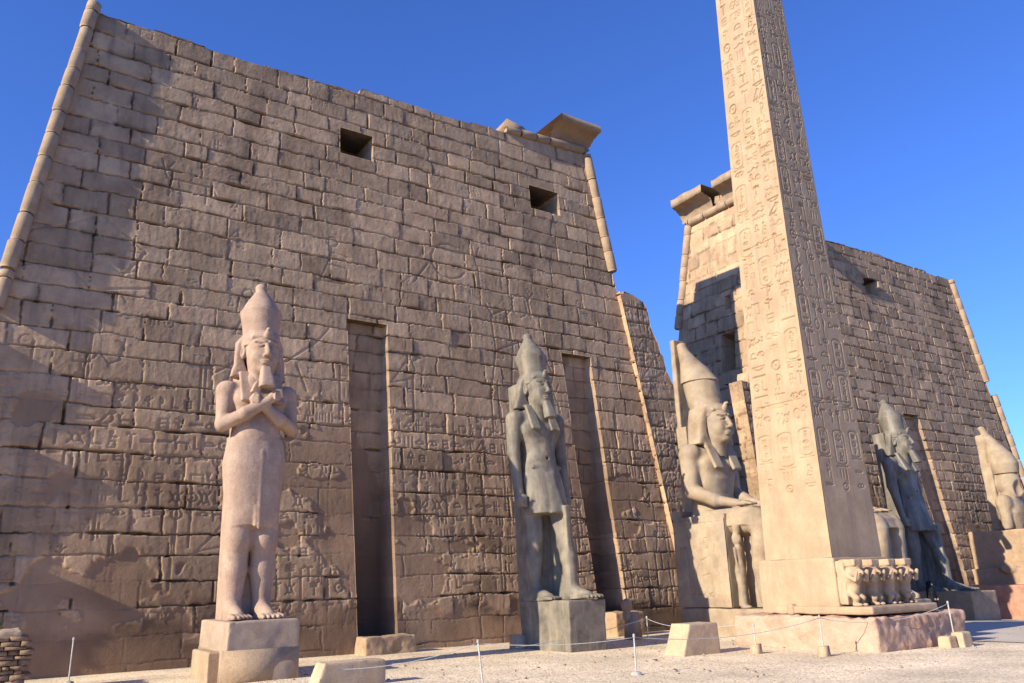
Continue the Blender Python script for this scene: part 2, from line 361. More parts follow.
def side_panel(parts, xf, y0f, y1f, ztop, res, seed, sign, zmax=23.2, zmin=-.9, hole=None, **kw):
    """wall of a tower across the front-to-back direction; sign -1 looks to -x"""
    vs = np.arange(zmin, zmax+res, res); ny = int(9/res); T = np.linspace(0, 1, ny)
    Y = y0f(vs)[:, None]*(1-T)+y1f(vs)[:, None]*T
    us = np.arange(Y.min()-.1, Y.max()+.2, res); H, A = masonry(us, vs, seed, **kw)
    fi = np.clip((Y-us[0])/res, 0, len(us)-1.001); i = fi.astype(int); fx = fi-i; J = np.arange(len(vs))[:, None]
    h = H[J, i]*(1-fx)+H[J, i+1]*fx; a = A[J, i]
    Z = np.minimum(vs[:, None]+0*Y, ztop(Y)); h[:, 0] = 0; h[:, -1] = 0
    dep = np.zeros(Y.shape)
    if hole:
        for (ya, yb_, za, zb) in hole: dep[(Y > ya) & (Y < yb_) & (Z > za) & (Z < zb)] = 1.6
    P = np.stack([xf(Z)+sign*h-sign*dep, Y, Z], -1)
    add_grid(parts, P, a)

# ------------------------------------------------------------------ generic small geometry
def tube_mesh(path, rad, n=14, closed_ends=True, seed=0, jitter=0.):
    path = [Vector(p) for p in path]; V = []; Q = []
    rs = np.random.RandomState(seed)
    for k, p in enumerate(path):
        d = (path[min(k+1, len(path)-1)]-path[max(k-1, 0)]).normalized()
        a = d.orthogonal().normalized() if abs(d.z) > .5 else Vector((0, 0, 1)).cross(d).normalized(); a = (a-d*a.dot(d)).normalized(); b = d.cross(a)
        if k and a.dot(pa) < 0: a = -a; b = -b
        pa = a
        r_ = rad[k] if hasattr(rad, '__len__') else rad
        for i in range(n):
            t = 2*math.pi*i/n; rr = r_*(1+jitter*rs.randn())
            V.append(p+(a*math.cos(t)+b*math.sin(t))*rr)
    for k in range(len(path)-1):
        for i in range(n):
            j = (i+1) % n; Q.append((k*n+i, k*n+j, (k+1)*n+j, (k+1)*n+i))
    if closed_ends:
        for base, c in ((0, path[0]), ((len(path)-1)*n, path[-1])):
            ci = len(V); V.append(c)
            for i in range(0, n, 2): Q.append((ci, base+i, base+(i+1) % n, base+(i+2) % n))
    return V, Q
class MB:
    def __init__(s): s.V = []; s.Q = []
    def add(s, V, Q):
        b = len(s.V); s.V += [tuple(v) for v in V]; s.Q += [tuple(i+b for i in q) for q in Q]
    def tube(s, path, rad, n=10, **k): s.add(*tube_mesh(path, rad, n, **k)); return s
    def hexa(s, P):
        """8 points, bottom loop then top loop"""
        s.add(P, [(0, 3, 2, 1), (4, 5, 6, 7), (0, 1, 5, 4), (1, 2, 6, 5), (2, 3, 7, 6), (3, 0, 4, 7)]); return s
    def box(s, x0, x1, y0, y1, z0, z1): return s.hexa([(x0, y0, z0), (x1, y0, z0), (x1, y1, z0), (x0, y1, z0), (x0, y0, z1), (x1, y0, z1), (x1, y1, z1), (x0, y1, z1)])
    def build(s, name, mat, parent=None, smooth=False): return arr_mesh(name, np.array(s.V), np.array(s.Q), mat, parent, smooth)

# ------------------------------------------------------------------ signed distance sculpting
class SDF:
    def __init__(s, lo, hi, h):
        s.lo = np.array(lo, float); s.h = h; s.n = np.ceil((np.array(hi)-s.lo)/h).astype(int)+1
        s.ax = [s.lo[i]+h*np.arange(s.n[i]) for i in range(3)]; s.v = np.full(s.n, 1.0, np.float32)
    def sub(s, lo, hi):
        sl = tuple(slice(max(0, int((lo[i]-s.lo[i])/s.h)), max(0, min(s.n[i], int((hi[i]-s.lo[i])/s.h)+2))) for i in range(3))
        X = s.ax[0][sl[0]][:, None, None]; Y = s.ax[1][sl[1]][None, :, None]; Z = s.ax[2][sl[2]][None, None, :]
        return sl, X, Y, Z
    def op(s, fn, lo, hi, k=.08, mode='u'):
        mg = k+2*s.h+.02; sl, X, Y, Z = s.sub(np.array(lo)-mg, np.array(hi)+mg)
        v = s.v[sl]
        if v.size == 0: return s
        d = (fn(X, Y, Z)+0*v).astype(np.float32)
        if mode == 'u': a, b = v, d
        else: a, b = -v, d          # cut
        t = np.clip(.5+.5*(a-b)/k, 0, 1); r_ = a*(1-t)+b*t-k*t*(1-t)
        s.v[sl] = r_ if mode == 'u' else -r_
        return s
    def cap(s, a, b, ra, rb=None, k=.08, mode='u', sq=(1, 1, 1)):
        rb = ra if rb is None else rb; a = np.array(a, float); b = np.array(b, float); q = np.array(sq, float)
        def fn(X, Y, Z):
            x, y, z = (X-a[0])*q[0], (Y-a[1])*q[1], (Z-a[2])*q[2]; e = (b-a)*q
            t = np.clip((x*e[0]+y*e[1]+z*e[2])/(e@e+1e-9), 0, 1)
            return (np.sqrt((x-t*e[0])**2+(y-t*e[1])**2+(z-t*e[2])**2)-(ra+(rb-ra)*t))/q.max()
        m = max(ra, rb)/q.min(); return s.op(fn, np.minimum(a, b)-m, np.maximum(a, b)+m, k, mode)
    def ell(s, c, r, k=.08, mode='u'):
        c = np.array(c, float); r = np.array(r, float)
        def fn(X, Y, Z):
            x, y, z = X-c[0], Y-c[1], Z-c[2]
            k0 = np.sqrt((x/r[0])**2+(y/r[1])**2+(z/r[2])**2); k1 = np.sqrt((x/r[0]**2)**2+(y/r[1]**2)**2+(z/r[2]**2)**2)+1e-6
            return k0*(k0-1)/k1
        return s.op(fn, c-r, c+r, k, mode)
    def box(s, c, hs, rd=.03, k=.05, mode='u', rx=0, ry=0):
        c = np.array(c, float); hs = np.array(hs, float)
        cx, sx, cy, sy = math.cos(rx), math.sin(rx), math.cos(ry), math.sin(ry)
        def fn(X, Y, Z):
            x, y, z = X-c[0], Y-c[1], Z-c[2]
            y, z = y*cx+z*sx, -y*sx+z*cx
            x, z = x*cy-z*sy, x*sy+z*cy
            qx, qy, qz = abs(x)-hs[0]+rd, abs(y)-hs[1]+rd, abs(z)-hs[2]+rd
            return np.sqrt(np.maximum(qx, 0)**2+np.maximum(qy, 0)**2+np.maximum(qz, 0)**2)+np.minimum(np.maximum(qx, np.maximum(qy, qz)), 0)-rd
        e = hs if not (rx or ry) else np.full(3, np.linalg.norm(hs))
        return s.op(fn, c-e, c+e, k, mode)
    def loft(s, rows, k=.06, n=2.0, mode='u'):
        """rows of (z, cx, cy, rx, ry)"""
        A = np.array(sorted(rows), float)
        def fn(X, Y, Z):
            f = lambda i: np.interp(Z, A[:, 0], A[:, i])
            rx, ry = f(3), f(4); q = (np.abs((X-f(1))/rx)**n+np.abs((Y-f(2))/ry)**n)**(1/n)
            return np.maximum((q-1)*np.minimum(rx, ry), np.maximum(A[0, 0]-Z, Z-A[-1, 0]))
        lo = (np.min(A[:, 1]-A[:, 3]), np.min(A[:, 2]-A[:, 4]), A[0, 0]); hi = (np.max(A[:, 1]+A[:, 3]), np.max(A[:, 2]+A[:, 4]), A[-1, 0])
        return s.op(fn, lo, hi, k, mode)
    def weather(s, amp, scale, seed=1):
        rs = np.random.RandomState(seed); acc = 0
        for o in range(3):
            f = scale*2**o; T = rs.rand(32, 32, 32).astype(np.float32)
            ix = []; fr = []
            for a in s.ax:
                q = a*f; i = np.floor(q).astype(int); t = q-i; ix.append(i); fr.append((t*t*(3-2*t)).astype(np.float32))
            g = lambda a, b, c: T[np.ix_((ix[0]+a) & 31, (ix[1]+b) & 31, (ix[2]+c) & 31)]
            fx, fy, fz = fr[0][:, None, None], fr[1][None, :, None], fr[2][None, None, :]
            nz = ((g(0, 0, 0)*(1-fx)+g(1, 0, 0)*fx)*(1-fy)+(g(0, 1, 0)*(1-fx)+g(1, 1, 0)*fx)*fy)*(1-fz)+((g(0, 0, 1)*(1-fx)+g(1, 0, 1)*fx)*(1-fy)+(g(0, 1, 1)*(1-fx)+g(1, 1, 1)*fx)*fy)*fz
            acc = acc+(nz-.5)*amp/2**o
        s.v += acc; return s
    def mesh(s, name, mat, parent=None, loc=(0, 0, 0), smooth=True):
        v = s.v; v[0] = v[-1] = 1; v[:, 0] = v[:, -1] = 1; v[:, :, 0] = v[:, :, -1] = 1
        neg = v < 0; n = v.shape
        cnt = np.zeros([k-1 for k in n], np.int8); offs_ = [(a, b, c) for a in (0, 1) for b in (0, 1) for c in (0, 1)]
        for a, b, c in offs_: cnt += neg[a:n[0]-1+a, b:n[1]-1+b, c:n[2]-1+c]
        act = (cnt > 0) & (cnt < 8); I = np.argwhere(act); idx = np.full(act.shape, -1, np.int64); idx[act] = np.arange(len(I))
        acc = np.zeros((len(I), 3)); num = np.zeros(len(I))
        cv = {o_: v[I[:, 0]+o_[0], I[:, 1]+o_[1], I[:, 2]+o_[2]].astype(float) for o_ in offs_}
        for o_ in offs_:
            for ax in range(3):
                if o_[ax]: continue
                p = list(o_); p[ax] = 1; a, b = cv[o_], cv[tuple(p)]; m = (a < 0) != (b < 0)
                t = np.where(m, a/np.where(m, a-b, 1), 0); pt = np.tile(np.array(o_, float), (len(I), 1)); pt[:, ax] += t
                acc[m] += pt[m]; num += m
        P = s.lo+(I+acc/num[:, None])*s.h+np.array(loc)
        Qs = []
        for ax in range(3):
            b, c = (ax+1) % 3, (ax+2) % 3
            sl0 = [slice(1, None)]*3; sl0[ax] = slice(0, n[ax]-1); sl1 = list(sl0); sl1[ax] = slice(1, n[ax])
            for q in (b, c): sl0[q] = slice(1, n[q]-1); sl1[q] = slice(1, n[q]-1)
            A0, A1 = neg[tuple(sl0)], neg[tuple(sl1)]; E = np.argwhere(A0 != A1)
            if not len(E): continue
            fl = A0[E[:, 0], E[:, 1], E[:, 2]]
            E2 = E.copy(); E2[:, b] += 1; E2[:, c] += 1
            def id_(db, dc):
                K = E2.copy(); K[:, b] -= db; K[:, c] -= dc; return idx[K[:, 0], K[:, 1], K[:, 2]]
            q = np.stack([id_(1, 1), id_(0, 1), id_(0, 0), id_(1, 0)], -1); q[~fl] = q[~fl][:, ::-1]; Qs.append(q)
        return arr_mesh(name, P, np.concatenate(Qs), mat, parent, smooth)

# ================================================================== SETTING
def ground_h(x, y):
    x = np.asarray(x, float); y = np.asarray(y, float)
    g = -.12-.045*np.clip(x-6, 0, 16)
    g = g+.05*(fbm(x*.35+50, y*.35+50, 7, 3)-.5)
    return g+.12*np.clip((-y-14)/12, 0, 1)
xs = np.concatenate([[-1500, -400, -120, -60], np.arange(-45, 46, .5), [60, 120, 400, 1500]]); ys = np.concatenate([[-1500, -400, -120, -50], np.arange(-36, 12, .5), [30, 100, 400, 1500]])
XX, YY = np.meshgrid(xs, ys); ZZ = ground_h(XX, YY); far = (abs(XX) > 46) | (abs(YY) > 37); 
pt = new_parts(); add_grid(pt, np.stack([XX, YY, ZZ], -1), np.zeros(XX.shape+(3,)))
g = finish(pt, 'ground', M['gravel'], None, True); tag(g, kind='structure')
M['earth'] = stone('dark_earth', (.10, .08, .055), (.17, .135, .095), .15, .5)
g.data.materials.append(M['earth'])
ctr = np.zeros(len(g.data.polygons)*3, np.float32); g.data.polygons.foreach_get('center', ctr); ctr = ctr.reshape(-1, 3)
g.data.polygons.foreach_set('material_index', ((ctr[:, 0] < -38) | (ctr[:, 0] > 46) | (ctr[:, 1] < -29) | (ctr[:, 1] > 12)).astype(np.int32))

def ragged(base, seed, amp=.12):
    rs = np.random.RandomState(seed); e = [-40]; hh = []
    while e[-1] < 40: e.append(e[-1]+rs.uniform(.8, 2.2)); hh.append(rs.uniform(-1, .35)*amp)
    e = np.array(e); hh = np.array(hh+[0])
    def f(X):
        i = np.clip(np.searchsorted(e, X)-1, 0, len(hh)-1)
        return base(X)+hh[i]+.07*(fbm(X*3, 0*X+seed, seed, 3)-.5)
    return f

def tower(name, knots, base, seed, recess, inner_sign, hole=None, res=.03, label='', **kw):
    root = empty(name, (0, 0, 0), label=label, cat='pylon tower')
    parts = new_parts(); top = ragged(base, seed)
    X, vs, P, tp = front_panel(parts, knots, res, top, seed, recess, **kw)
    xl, xr = knots[0], knots[-1]; zz = np.arange(-.9, 23.8, .3)
    topy = lambda xe: (lambda Y: top(np.full_like(Y, xe)) + .35*(vnoise(Y*.9, Y*0+3, seed)-.5))
    for xf, sg in ((xl, -1), (xr, 1)):
        fine = sg == inner_sign
        side_panel(parts, xf, lambda z: BF*z, YB, topy(xf(22.)), .05 if fine else .12, seed+5+sg, sg, hole=hole if fine else None, zmax=23.6, relief_z=-3, glyphs=False, foot=-1, plaster=0, chips=40, course=(.7, .95), dark=0, rough=.8)
    # top and back
    c = np.arange(0, X.shape[1], 3); xt = X[-1, c]; zt = top(xt)
    f = np.stack([xt, BF*zt-.0, zt], -1); b = np.stack([xt, YB(zt), zt], -1); strip(parts, f, b, 6)
    bz = np.stack([np.linspace(xl(-1), xr(-1), len(xt)), 0*xt+YB(-1), 0*xt-1], -1); strip(parts, bz, b, 4)
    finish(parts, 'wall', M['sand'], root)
    return root, top
def roll(root, pts_f, z0, z1, rad, seed, gaps=(), mat=None, name='corner_torus', outline=None):
    """a torus moulding made of drums along an edge"""
    rs = np.random.RandomState(seed); mb = MB(); z = z0
    while z < z1:
        l = rs.uniform(.75, 1.3); e = min(z+l, z1)
        if not any(a < (z+e)/2 < b for a, b in gaps):
            r0 = rad*(1+rs.uniform(-.05, .03)); o = Vector((rs.uniform(-.02, .02), rs.uniform(-.02, .02), 0))
            path = [Vector(pts_f(z+.015+(e-z-.03)*t))+o for t in (0, .06, .5, .94, 1)]
            mb.tube(path, [r0*.86, r0, r0*rs.uniform(.97, 1.02), r0, r0*.86], 18, jitter=.012, seed=rs.randint(999))
        z = e
    return mb.build(name, mat or M['sandroll'], root, True)

# left tower
knL = [lambda z: -30.90+BS*z,
       lambda z: np.interp(z, [0, 11.7, 18.9, 22], [-18.19, -18.6, -18.9, -18.9]), lambda z: np.interp(z, [0, 11.7, 18.9, 22], [-16.76, -16.96, -17.45, -17.45]),
       lambda z: np.interp(z, [0, 11.7, 18.8, 22], [-7.85, -8.55, -9.5, -9.5]), lambda z: np.interp(z, [0, 11.7, 18.8, 22], [-6.38, -6.91, -7.78, -7.78]),
       lambda z: -2.925-BS*z]
def baseL(X):
    X = np.asarray(X, float)
    z = np.interp(X, [-29, -28, -24, -19, -18.05, -18.0, -16.3, -15.5, -10.6, -10.5, -9.9, -5.6, -5.5, -4.9], [22.1, 22.1, 22.0, 22.1, 22.1, 22.45, 22.4, 22.35, 22.6, 22.9, 22.9, 23.0, 22.9, 22.9])
    return z
figs = [([arc(.3, .5, .2, 90, 300), [(.3, .7), (.6, .95), (.95, .6), (.8, .3)], [(.0, .2), (.4, .35), (.6, .1), (1, .2)]], -27.6, 12.6, 4.2, 3.2,   .026, .05),
        ([arc(.4, .7, .25, 60, 330), [(.4, .45), (.9, .2), (1, 0)], [(.1, .6), (-.1, .3)]], -13.7, 14.4, 3.4, 3.2, .03, .055),
        ([[(.2, 0), (.35, .5), (.3, .9), (.6, 1), (.7, .6), (.6, .1)], [(.35, .5), (1, .7)]], -11.6, 11.3, 2.6, 4,   .026, .05),
        ([arc(.5, .5, .45), [(.05, .5), (.95, .5)], [(.5, .05), (.5, .95)]], -9.8, 7.2, 1.6, 1.6, .025, .05),
        ([[(0, .2), (.3, .5), (.6, .45), (.9, .8), (1, 1)], [(.1, .1), (.2, .4)], [(.8, .1), (.7, .45)]], -21.3, 9.8, 4.0, 2.8, .026, .05)]
nb = lambda y0: (lambda z: y0+0*z)
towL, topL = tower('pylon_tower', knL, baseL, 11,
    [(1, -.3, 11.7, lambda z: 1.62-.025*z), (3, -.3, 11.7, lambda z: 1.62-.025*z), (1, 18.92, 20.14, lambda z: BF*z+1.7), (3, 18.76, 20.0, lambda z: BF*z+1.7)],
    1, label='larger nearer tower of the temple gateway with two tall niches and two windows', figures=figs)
# right tower
knR = [lambda z: 2.925+BS*z,
       lambda z: np.interp(z, [0, 11.3, 19.2, 22], [18.35, 17.55, 16.8, 16.8]), lambda z: np.interp(z, [0, 11.3, 19.2, 22], [20.15, 19.2, 18.45, 18.45]),
       lambda z: 30.85-BS*z]
def baseR(X):
    X = np.asarray(X, float)
    return np.interp(X, [5, 5.9, 6, 12, 13.5, 18.5, 22, 28], [23.2, 23.2, 22.9, 22.6, 22.3, 22.6, 22.45, 22.3])
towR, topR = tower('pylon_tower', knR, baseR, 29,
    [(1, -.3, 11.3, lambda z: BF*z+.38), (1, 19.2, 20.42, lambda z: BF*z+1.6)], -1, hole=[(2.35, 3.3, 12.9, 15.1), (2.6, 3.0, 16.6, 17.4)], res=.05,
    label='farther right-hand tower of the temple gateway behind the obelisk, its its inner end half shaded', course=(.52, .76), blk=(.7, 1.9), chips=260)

def edge_pt(xf, y=0.0, dx=0.): return lambda z: (xf(z)+dx, BF*z+y, z)
roll(towL, edge_pt(knL[0], -.12, .0), 11.5, 22.25, .225, 1)
roll(towL, edge_pt(knL[0], -.10, .02), 10.2, 11.45, .2, 2)
roll(towL, edge_pt(knL[-1], .0, 0), 16.35, 22.75, .26, 3)
roll(towR, edge_pt(knR[0], .0, .0), 16.2, 23.1, .27, 4)
roll(towR, lambda z: (knR[0](z), YB(z)+.05, z), 16.4, 23.1, .26, 5)
roll(towR, edge_pt(knR[-1], .0, 0), 14.6, 22.3, .26, 6)
roll(towR, edge_pt(knR[-1], .05, .55), 6.2, 13.7, .26, 7)
def hroll(root, p, q, rad, seed):
    p, q = Vector(p), Vector(q); return roll(root, lambda t: p.lerp(q, t/(q-p).length), 0, (q-p).length, rad, seed, name='horizontal_torus', mat=M['cornice'])
hroll(towL, (-10.6, BF*22.75-.02, 22.72), (-5.75, BF*23-.02, 22.98), .2, 11)
hroll(towR, (5.62, BF*23-.1, 23.2), (5.62, 5.75, 23.2), .24, 12)
hroll(towR, (5.6, BF*23-.1, 23.2), (8.5, BF*23-.1, 23.1), .22, 13)

def cavetto(root, length, height, over, depth, loc, rz, mat=None, name='cornice_block', seed=0):
    """concave cornice block: runs along local x, curves out to local -y; `over` = overhang"""
    n = 10; prof = [(0, 0)]
    for i in range(n+1):
        t = i/n; prof.append((-over*(1-math.cos(t*math.pi/2)), height*.64*math.sin(t*math.pi/2)))
    prof += [(-over, height), (depth, height), (depth, 0)]
    rs = np.random.RandomState(seed); xs_ = np.linspace(0, length, 7); V = []; Q = []; m = len(prof)
    c, s_ = math.cos(rz), math.sin(rz)
    for k, x in enumerate(xs_):
        e = rs.randn(m)*.02+(.03*rs.randn() if k in (0, 6) else 0)
        for j, (y, z) in enumerate(prof): 
            X_, Y_ = x+(rs.uniform(-.06, .06) if k in (0, 6) else 0), y+e[j]
            V.append((loc[0]+X_*c-Y_*s_, loc[1]+X_*s_+Y_*c, loc[2]+z+.02*rs.randn()*(j > n)))
    for k in range(len(xs_)-1):
        for j in range(m): Q.append((k*m+j, k*m+(j+1) % m, (k+1)*m+(j+1) % m, (k+1)*m+j))
    for k in (0, len(xs_)-1):
        ci = len(V); P = np.mean([V[k*m+j] for j in (0, m-1, m-2)], axis=0); V.append((P[0], P[1], loc[2]+height*.6))
        for j in range(0, m-1): Q.append((ci, k*m+j, k*m+j+1, k*m+j+1))
    return arr_mesh(name, np.array(V), np.array([q if len(set(q)) == 4 else q for q in Q]), mat or M['cornice'], root)
cavetto(towL, 2.5, .85, 1.05, 2.6, (-7.95, 1.8, 23.1), 0, seed=1)
MB().hexa([(-10.7, 1.75, 22.85), (-9.3, 1.75, 22.9), (-9.2, 4, 22.9), (-10.6, 4, 22.85), (-10.5, 1.78, 23.35), (-9.5, 1.85, 23.25), (-9.4, 3.9, 23.2), (-10.4, 3.9, 23.3)]).build('cornice_block', M['cornice'], towL)
cavetto(towR, 2.6, 1.35, 1.0, 1.6, (5.75, 6.3, 23.4), -math.pi/2, seed=2)
cavetto(towR, 1.6, 1.3, .95, 2.0, (5.75, 2.9, 23.35), -math.pi/2, seed=3)
cavetto(towR, 2.6, 1.3, 1.2, 1.6, (5.9, 1.75, 23.35), 0, seed=4)
MB().hexa([(5.9, 2.8, 23.35), (7.2, 2.8, 23.35), (7.2, 4.0, 23.35), (5.9, 4.0, 23.35), (6.0, 2.9, 24.1), (7.1, 2.9, 24.0), (7.1, 3.9, 24.2), (6.0, 3.8, 24.3)]).build('cornice_block', M['cornice'], towR)

# gateway jambs between the towers
def jamb(name, x0f, x1f, base, seed, yf, label, res=.04, zmax=16, side=1, yback=5.5):
    parts = new_parts(); top = ragged(base, seed, .25)
    X, vs, P, tp = front_panel(parts, [x0f, x1f], res, top, seed, [], flat_y=yf, zmax=zmax, relief_z=15, plaster=.7, chips=60, foot=2.6)
    for xf, sg in ((x0f, -1), (x1f, 1)):
        side_panel(parts, xf, lambda z: yf+BF*z, lambda z: (yback(z) if callable(yback) else yback+0*z), (lambda Y, xf=xf: top(np.full_like(Y, xf(11.)))), .06, seed+3+sg, sg, zmax=zmax, relief_z=9, foot=-1, chips=30)
    c = np.arange(0, X.shape[1], 2); xt = X[-1, c]; zt = top(xt)
    strip(parts, np.stack([xt, yf+BF*zt, zt], -1), np.stack([xt, (yback(zt) if callable(yback) else yback+0*zt), zt], -1), 5)
    o = finish(parts, name, M['sand'], None); return tag(o, label, 'gate wall')
jamb('gateway_jamb', lambda z: -2.925-BS*z-.02, lambda z: -1.75+0*z,
     lambda X: np.interp(X, [-4.7, -4.0, -3.35, -3.1, -3.07, -2.72, -2.7, -2.5, -2.48, -2.1, -2.0, -1.7], [15.3, 15.2, 14.9, 14.5, 13.6, 12.9, 12.4, 12.3, 11.6, 10.9, 9.8, 9.3]), 41, -.24,
     'ruined stepped masonry of the gateway joined to the nearer tower, left of the seated colossus')
jamb('gateway_jamb', lambda z: 2.55+0*z, lambda z: 4.6+0*z, lambda X: np.interp(X, [2.5, 3.2, 3.3, 4.6], [11.6, 11.5, 12.2, 12.6]), 43, -.5,
     'narrow sunlit gateway jamb glimpsed between the seated colossus and the obelisk', yback=lambda z: .35+BF*z)

# ================================================================== STATUES
def head(s, z0=0., yo=0., xo=0.):
    """face with chin at 6.9+z0 ; looks to -y"""
    c = lambda x, y, z: (x+xo, y+yo, z+z0)
    s.ell(c(0, -.22, 7.62), (.50, .56, .62), .1); s.ell(c(0, -.34, 7.22), (.40, .44, .40), .12)
    s.cap(c(0, -.12, 6.5), c(0, -.15, 7.1), .34, .36, .12)
    s.ell(c(0, -.62, 7.0), (.17, .15, .12), .08)
    for d in (-1, 1):
        s.ell(c(.2*d, -.81, 7.67), (.175, .15, .09), .03, 'cut')
        s.ell(c(.2*d, -.675, 7.65), (.11, .06, .05), .012)
        s.cap(c(.07*d, -.77, 7.80), c(.36*d, -.64, 7.80), .035, .03, .025)
        s.cap(c(.10*d, -.745, 7.70), c(.34*d, -.63, 7.66), .02, .02, .02)
        s.ell(c(.23*d, -.58, 7.32), (.17, .14, .16), .12)
        s.ell(c(.55*d, -.17, 7.56), (.085, .12, .22), .03); s.ell(c(.60*d, -.22, 7.58), (.05, .07, .13), .02, 'cut')
    s.cap(c(0, -.76, 7.72), c(0, -.90, 7.40), .055, .085, .05); s.ell(c(.075, -.85, 7.37), (.055, .07, .045), .04); s.ell(c(-.075, -.85, 7.37), (.055, .07, .045), .04)
    s.ell(c(0, -.765, 7.20), (.17, .075, .035), .03); s.ell(c(0, -.755, 7.135), (.15, .075, .04), .03)
def crown(root, mat, z0=0., yo=0., lean=.10, xo=0., red=True, h=.03, wrap=False):
    L = lambda z, rx, ry=None: (z+z0, xo, yo+.0+lean*(z-8.1), rx, ry or rx*1.02)
    if red:
        s = SDF((xo-.85, yo-.9, 8.0+z0), (xo+.85, yo+1.1, 9.2+z0), h); s.loft([L(8.05, .52), L(8.5, .555), L(8.93, .635), L(8.98, .635)], .012)
        s.weather(.02, 2.2, 5); s.mesh('red_crown', mat, root)
    s = SDF((xo-.85, yo-.9, 8.8+z0), (xo+.85, yo+1.3, 10.3+z0), h)
    s.loft([L(8.9, .575), L(9.05, .555), L(9.25, .46), L(9.45, .335), L(9.6, .24), L(9.72, .17), L(9.84, .165)], .03)
    s.ell((xo, yo+lean*1.75, 9.84+z0), (.185, .185, .15), .05); s.weather(.02, 2.2, 6); s.mesh('white_crown', mat, root)
def nemes(root, mat, z0=0., yo=0., xo=0., spread=.80, h=.03, lappets=True, th=1.):
    s = SDF((xo-1.0, yo-1.0, 5.7+z0), (xo+1.0, yo+.9, 8.5+z0), h)
    s.loft([(7.75+z0, xo, yo+.0, .59, .56), (8.0+z0, xo, yo+.0, .58, .57), (8.2+z0, xo, yo+.0, .54, .54)], .05, n=2.4)
    s.loft([(6.84+z0, xo, yo+.08, spread*1.08, .15*th), (7.3+z0, xo, yo+.07, spread*1.0, .16*th), (7.85+z0, xo, yo+.06, .70, .18*th), (8.12+z0, xo, yo+.05, .58, .20*th)], .025, n=7)
    s.loft([(6.3+z0, xo, yo+.25, .5, .2), (7.9+z0, xo, yo+.2, .52, .36)], .08)
    s.ell((xo, yo-.08, 8.0+z0), (.56, .60, .34), .06)
    s.ell((xo, yo-.30, 7.42+z0), (.505, .75, .60), .03, 'cut')
    s.cap((xo-.38, yo-.52, 7.98+z0), (xo+.38, yo-.52, 7.98+z0), .05, .05, .04); s.cap((xo, yo-.69, 7.99+z0), (xo, yo-.69, 7.99+z0), .07, .07, .1)
    if lappets:
        for d in (-1, 1): s.box((xo+.44*d, yo-.37, 6.47+z0), (.20, .065, .54), .03, .03, rx=-.42)
    s.weather(.018, 3, 8); return s.mesh('headcloth', mat, root)
def uraeus(root, mat, z0=0., yo=0., xo=0.):
    s = SDF((xo-.2, yo-1.0, 7.8+z0), (xo+.2, yo-.3, 8.5+z0), .022)
    s.cap((xo, yo-.62, 7.95+z0), (xo, yo-.70, 8.06+z0), .07, .08); s.cap((xo, yo-.70, 8.06+z0), (xo, yo-.74, 8.18+z0), .075, .055); s.ell((xo, yo-.79, 8.19+z0), (.05, .09, .045), .03)
    return s.mesh('cobra_ornament', mat, root)
def beard(root, mat, z0=0., yo=0., xo=0., flare=1.):
    s = SDF((xo-.35, yo-1.25, 6.1+z0), (xo+.35, yo-.4, 7.15+z0), .025)
    s.loft([(6.36+z0, xo, yo-.93, .185*flare, .19), (6.6+z0, xo, yo-.86, .17*flare, .18), (7.03+z0, xo, yo-.70, .14, .13)], .03, n=4.5); return s.mesh('false_beard', mat, root)
def foot(s, x, y, z=0., k=1.):
    """one foot: heel at y, toes to -y"""
    s.ell((x, y+.02, z+.17), (.22*k, .26*k, .20), .1); s.cap((x, y-.05, z+.30), (x+.0, y-.78*k, z+.13), .24*k, .15, .12, sq=(1, 1, 1.1))
    s.box((x, y-.55*k, z+.06), (.25*k, .42*k, .07), .05, .1)
    for i, l in enumerate((.40, .42, .38, .33, .27)):
        q = (i-2)*.105*k*(-1 if x < 0 else 1)*-1
        s.cap((x+q, y-.80*k, z+.10), (x+q*1.06, y-(.78+l)*k, z+.07), .075 if i else .09, .06, .018)
def hand_fist(s, x, y, z):
    """closed hand at the end of a hanging arm"""
    s.ell((x, y, z), (.17, .22, .24), .06)
    for i in range(4): s.cap((x+.0, y-.17+.02*i, z+.12-.10*i), (x+.13*(1 if x < 0 else -1), y-.19, z+.10-.10*i), .055, .05, .015)
    s.cap((x+(.1 if x < 0 else -.1), y-.10, z+.16), (x+(.1 if x < 0 else -.1), y-.22, z-.02), .055, .045, .02)

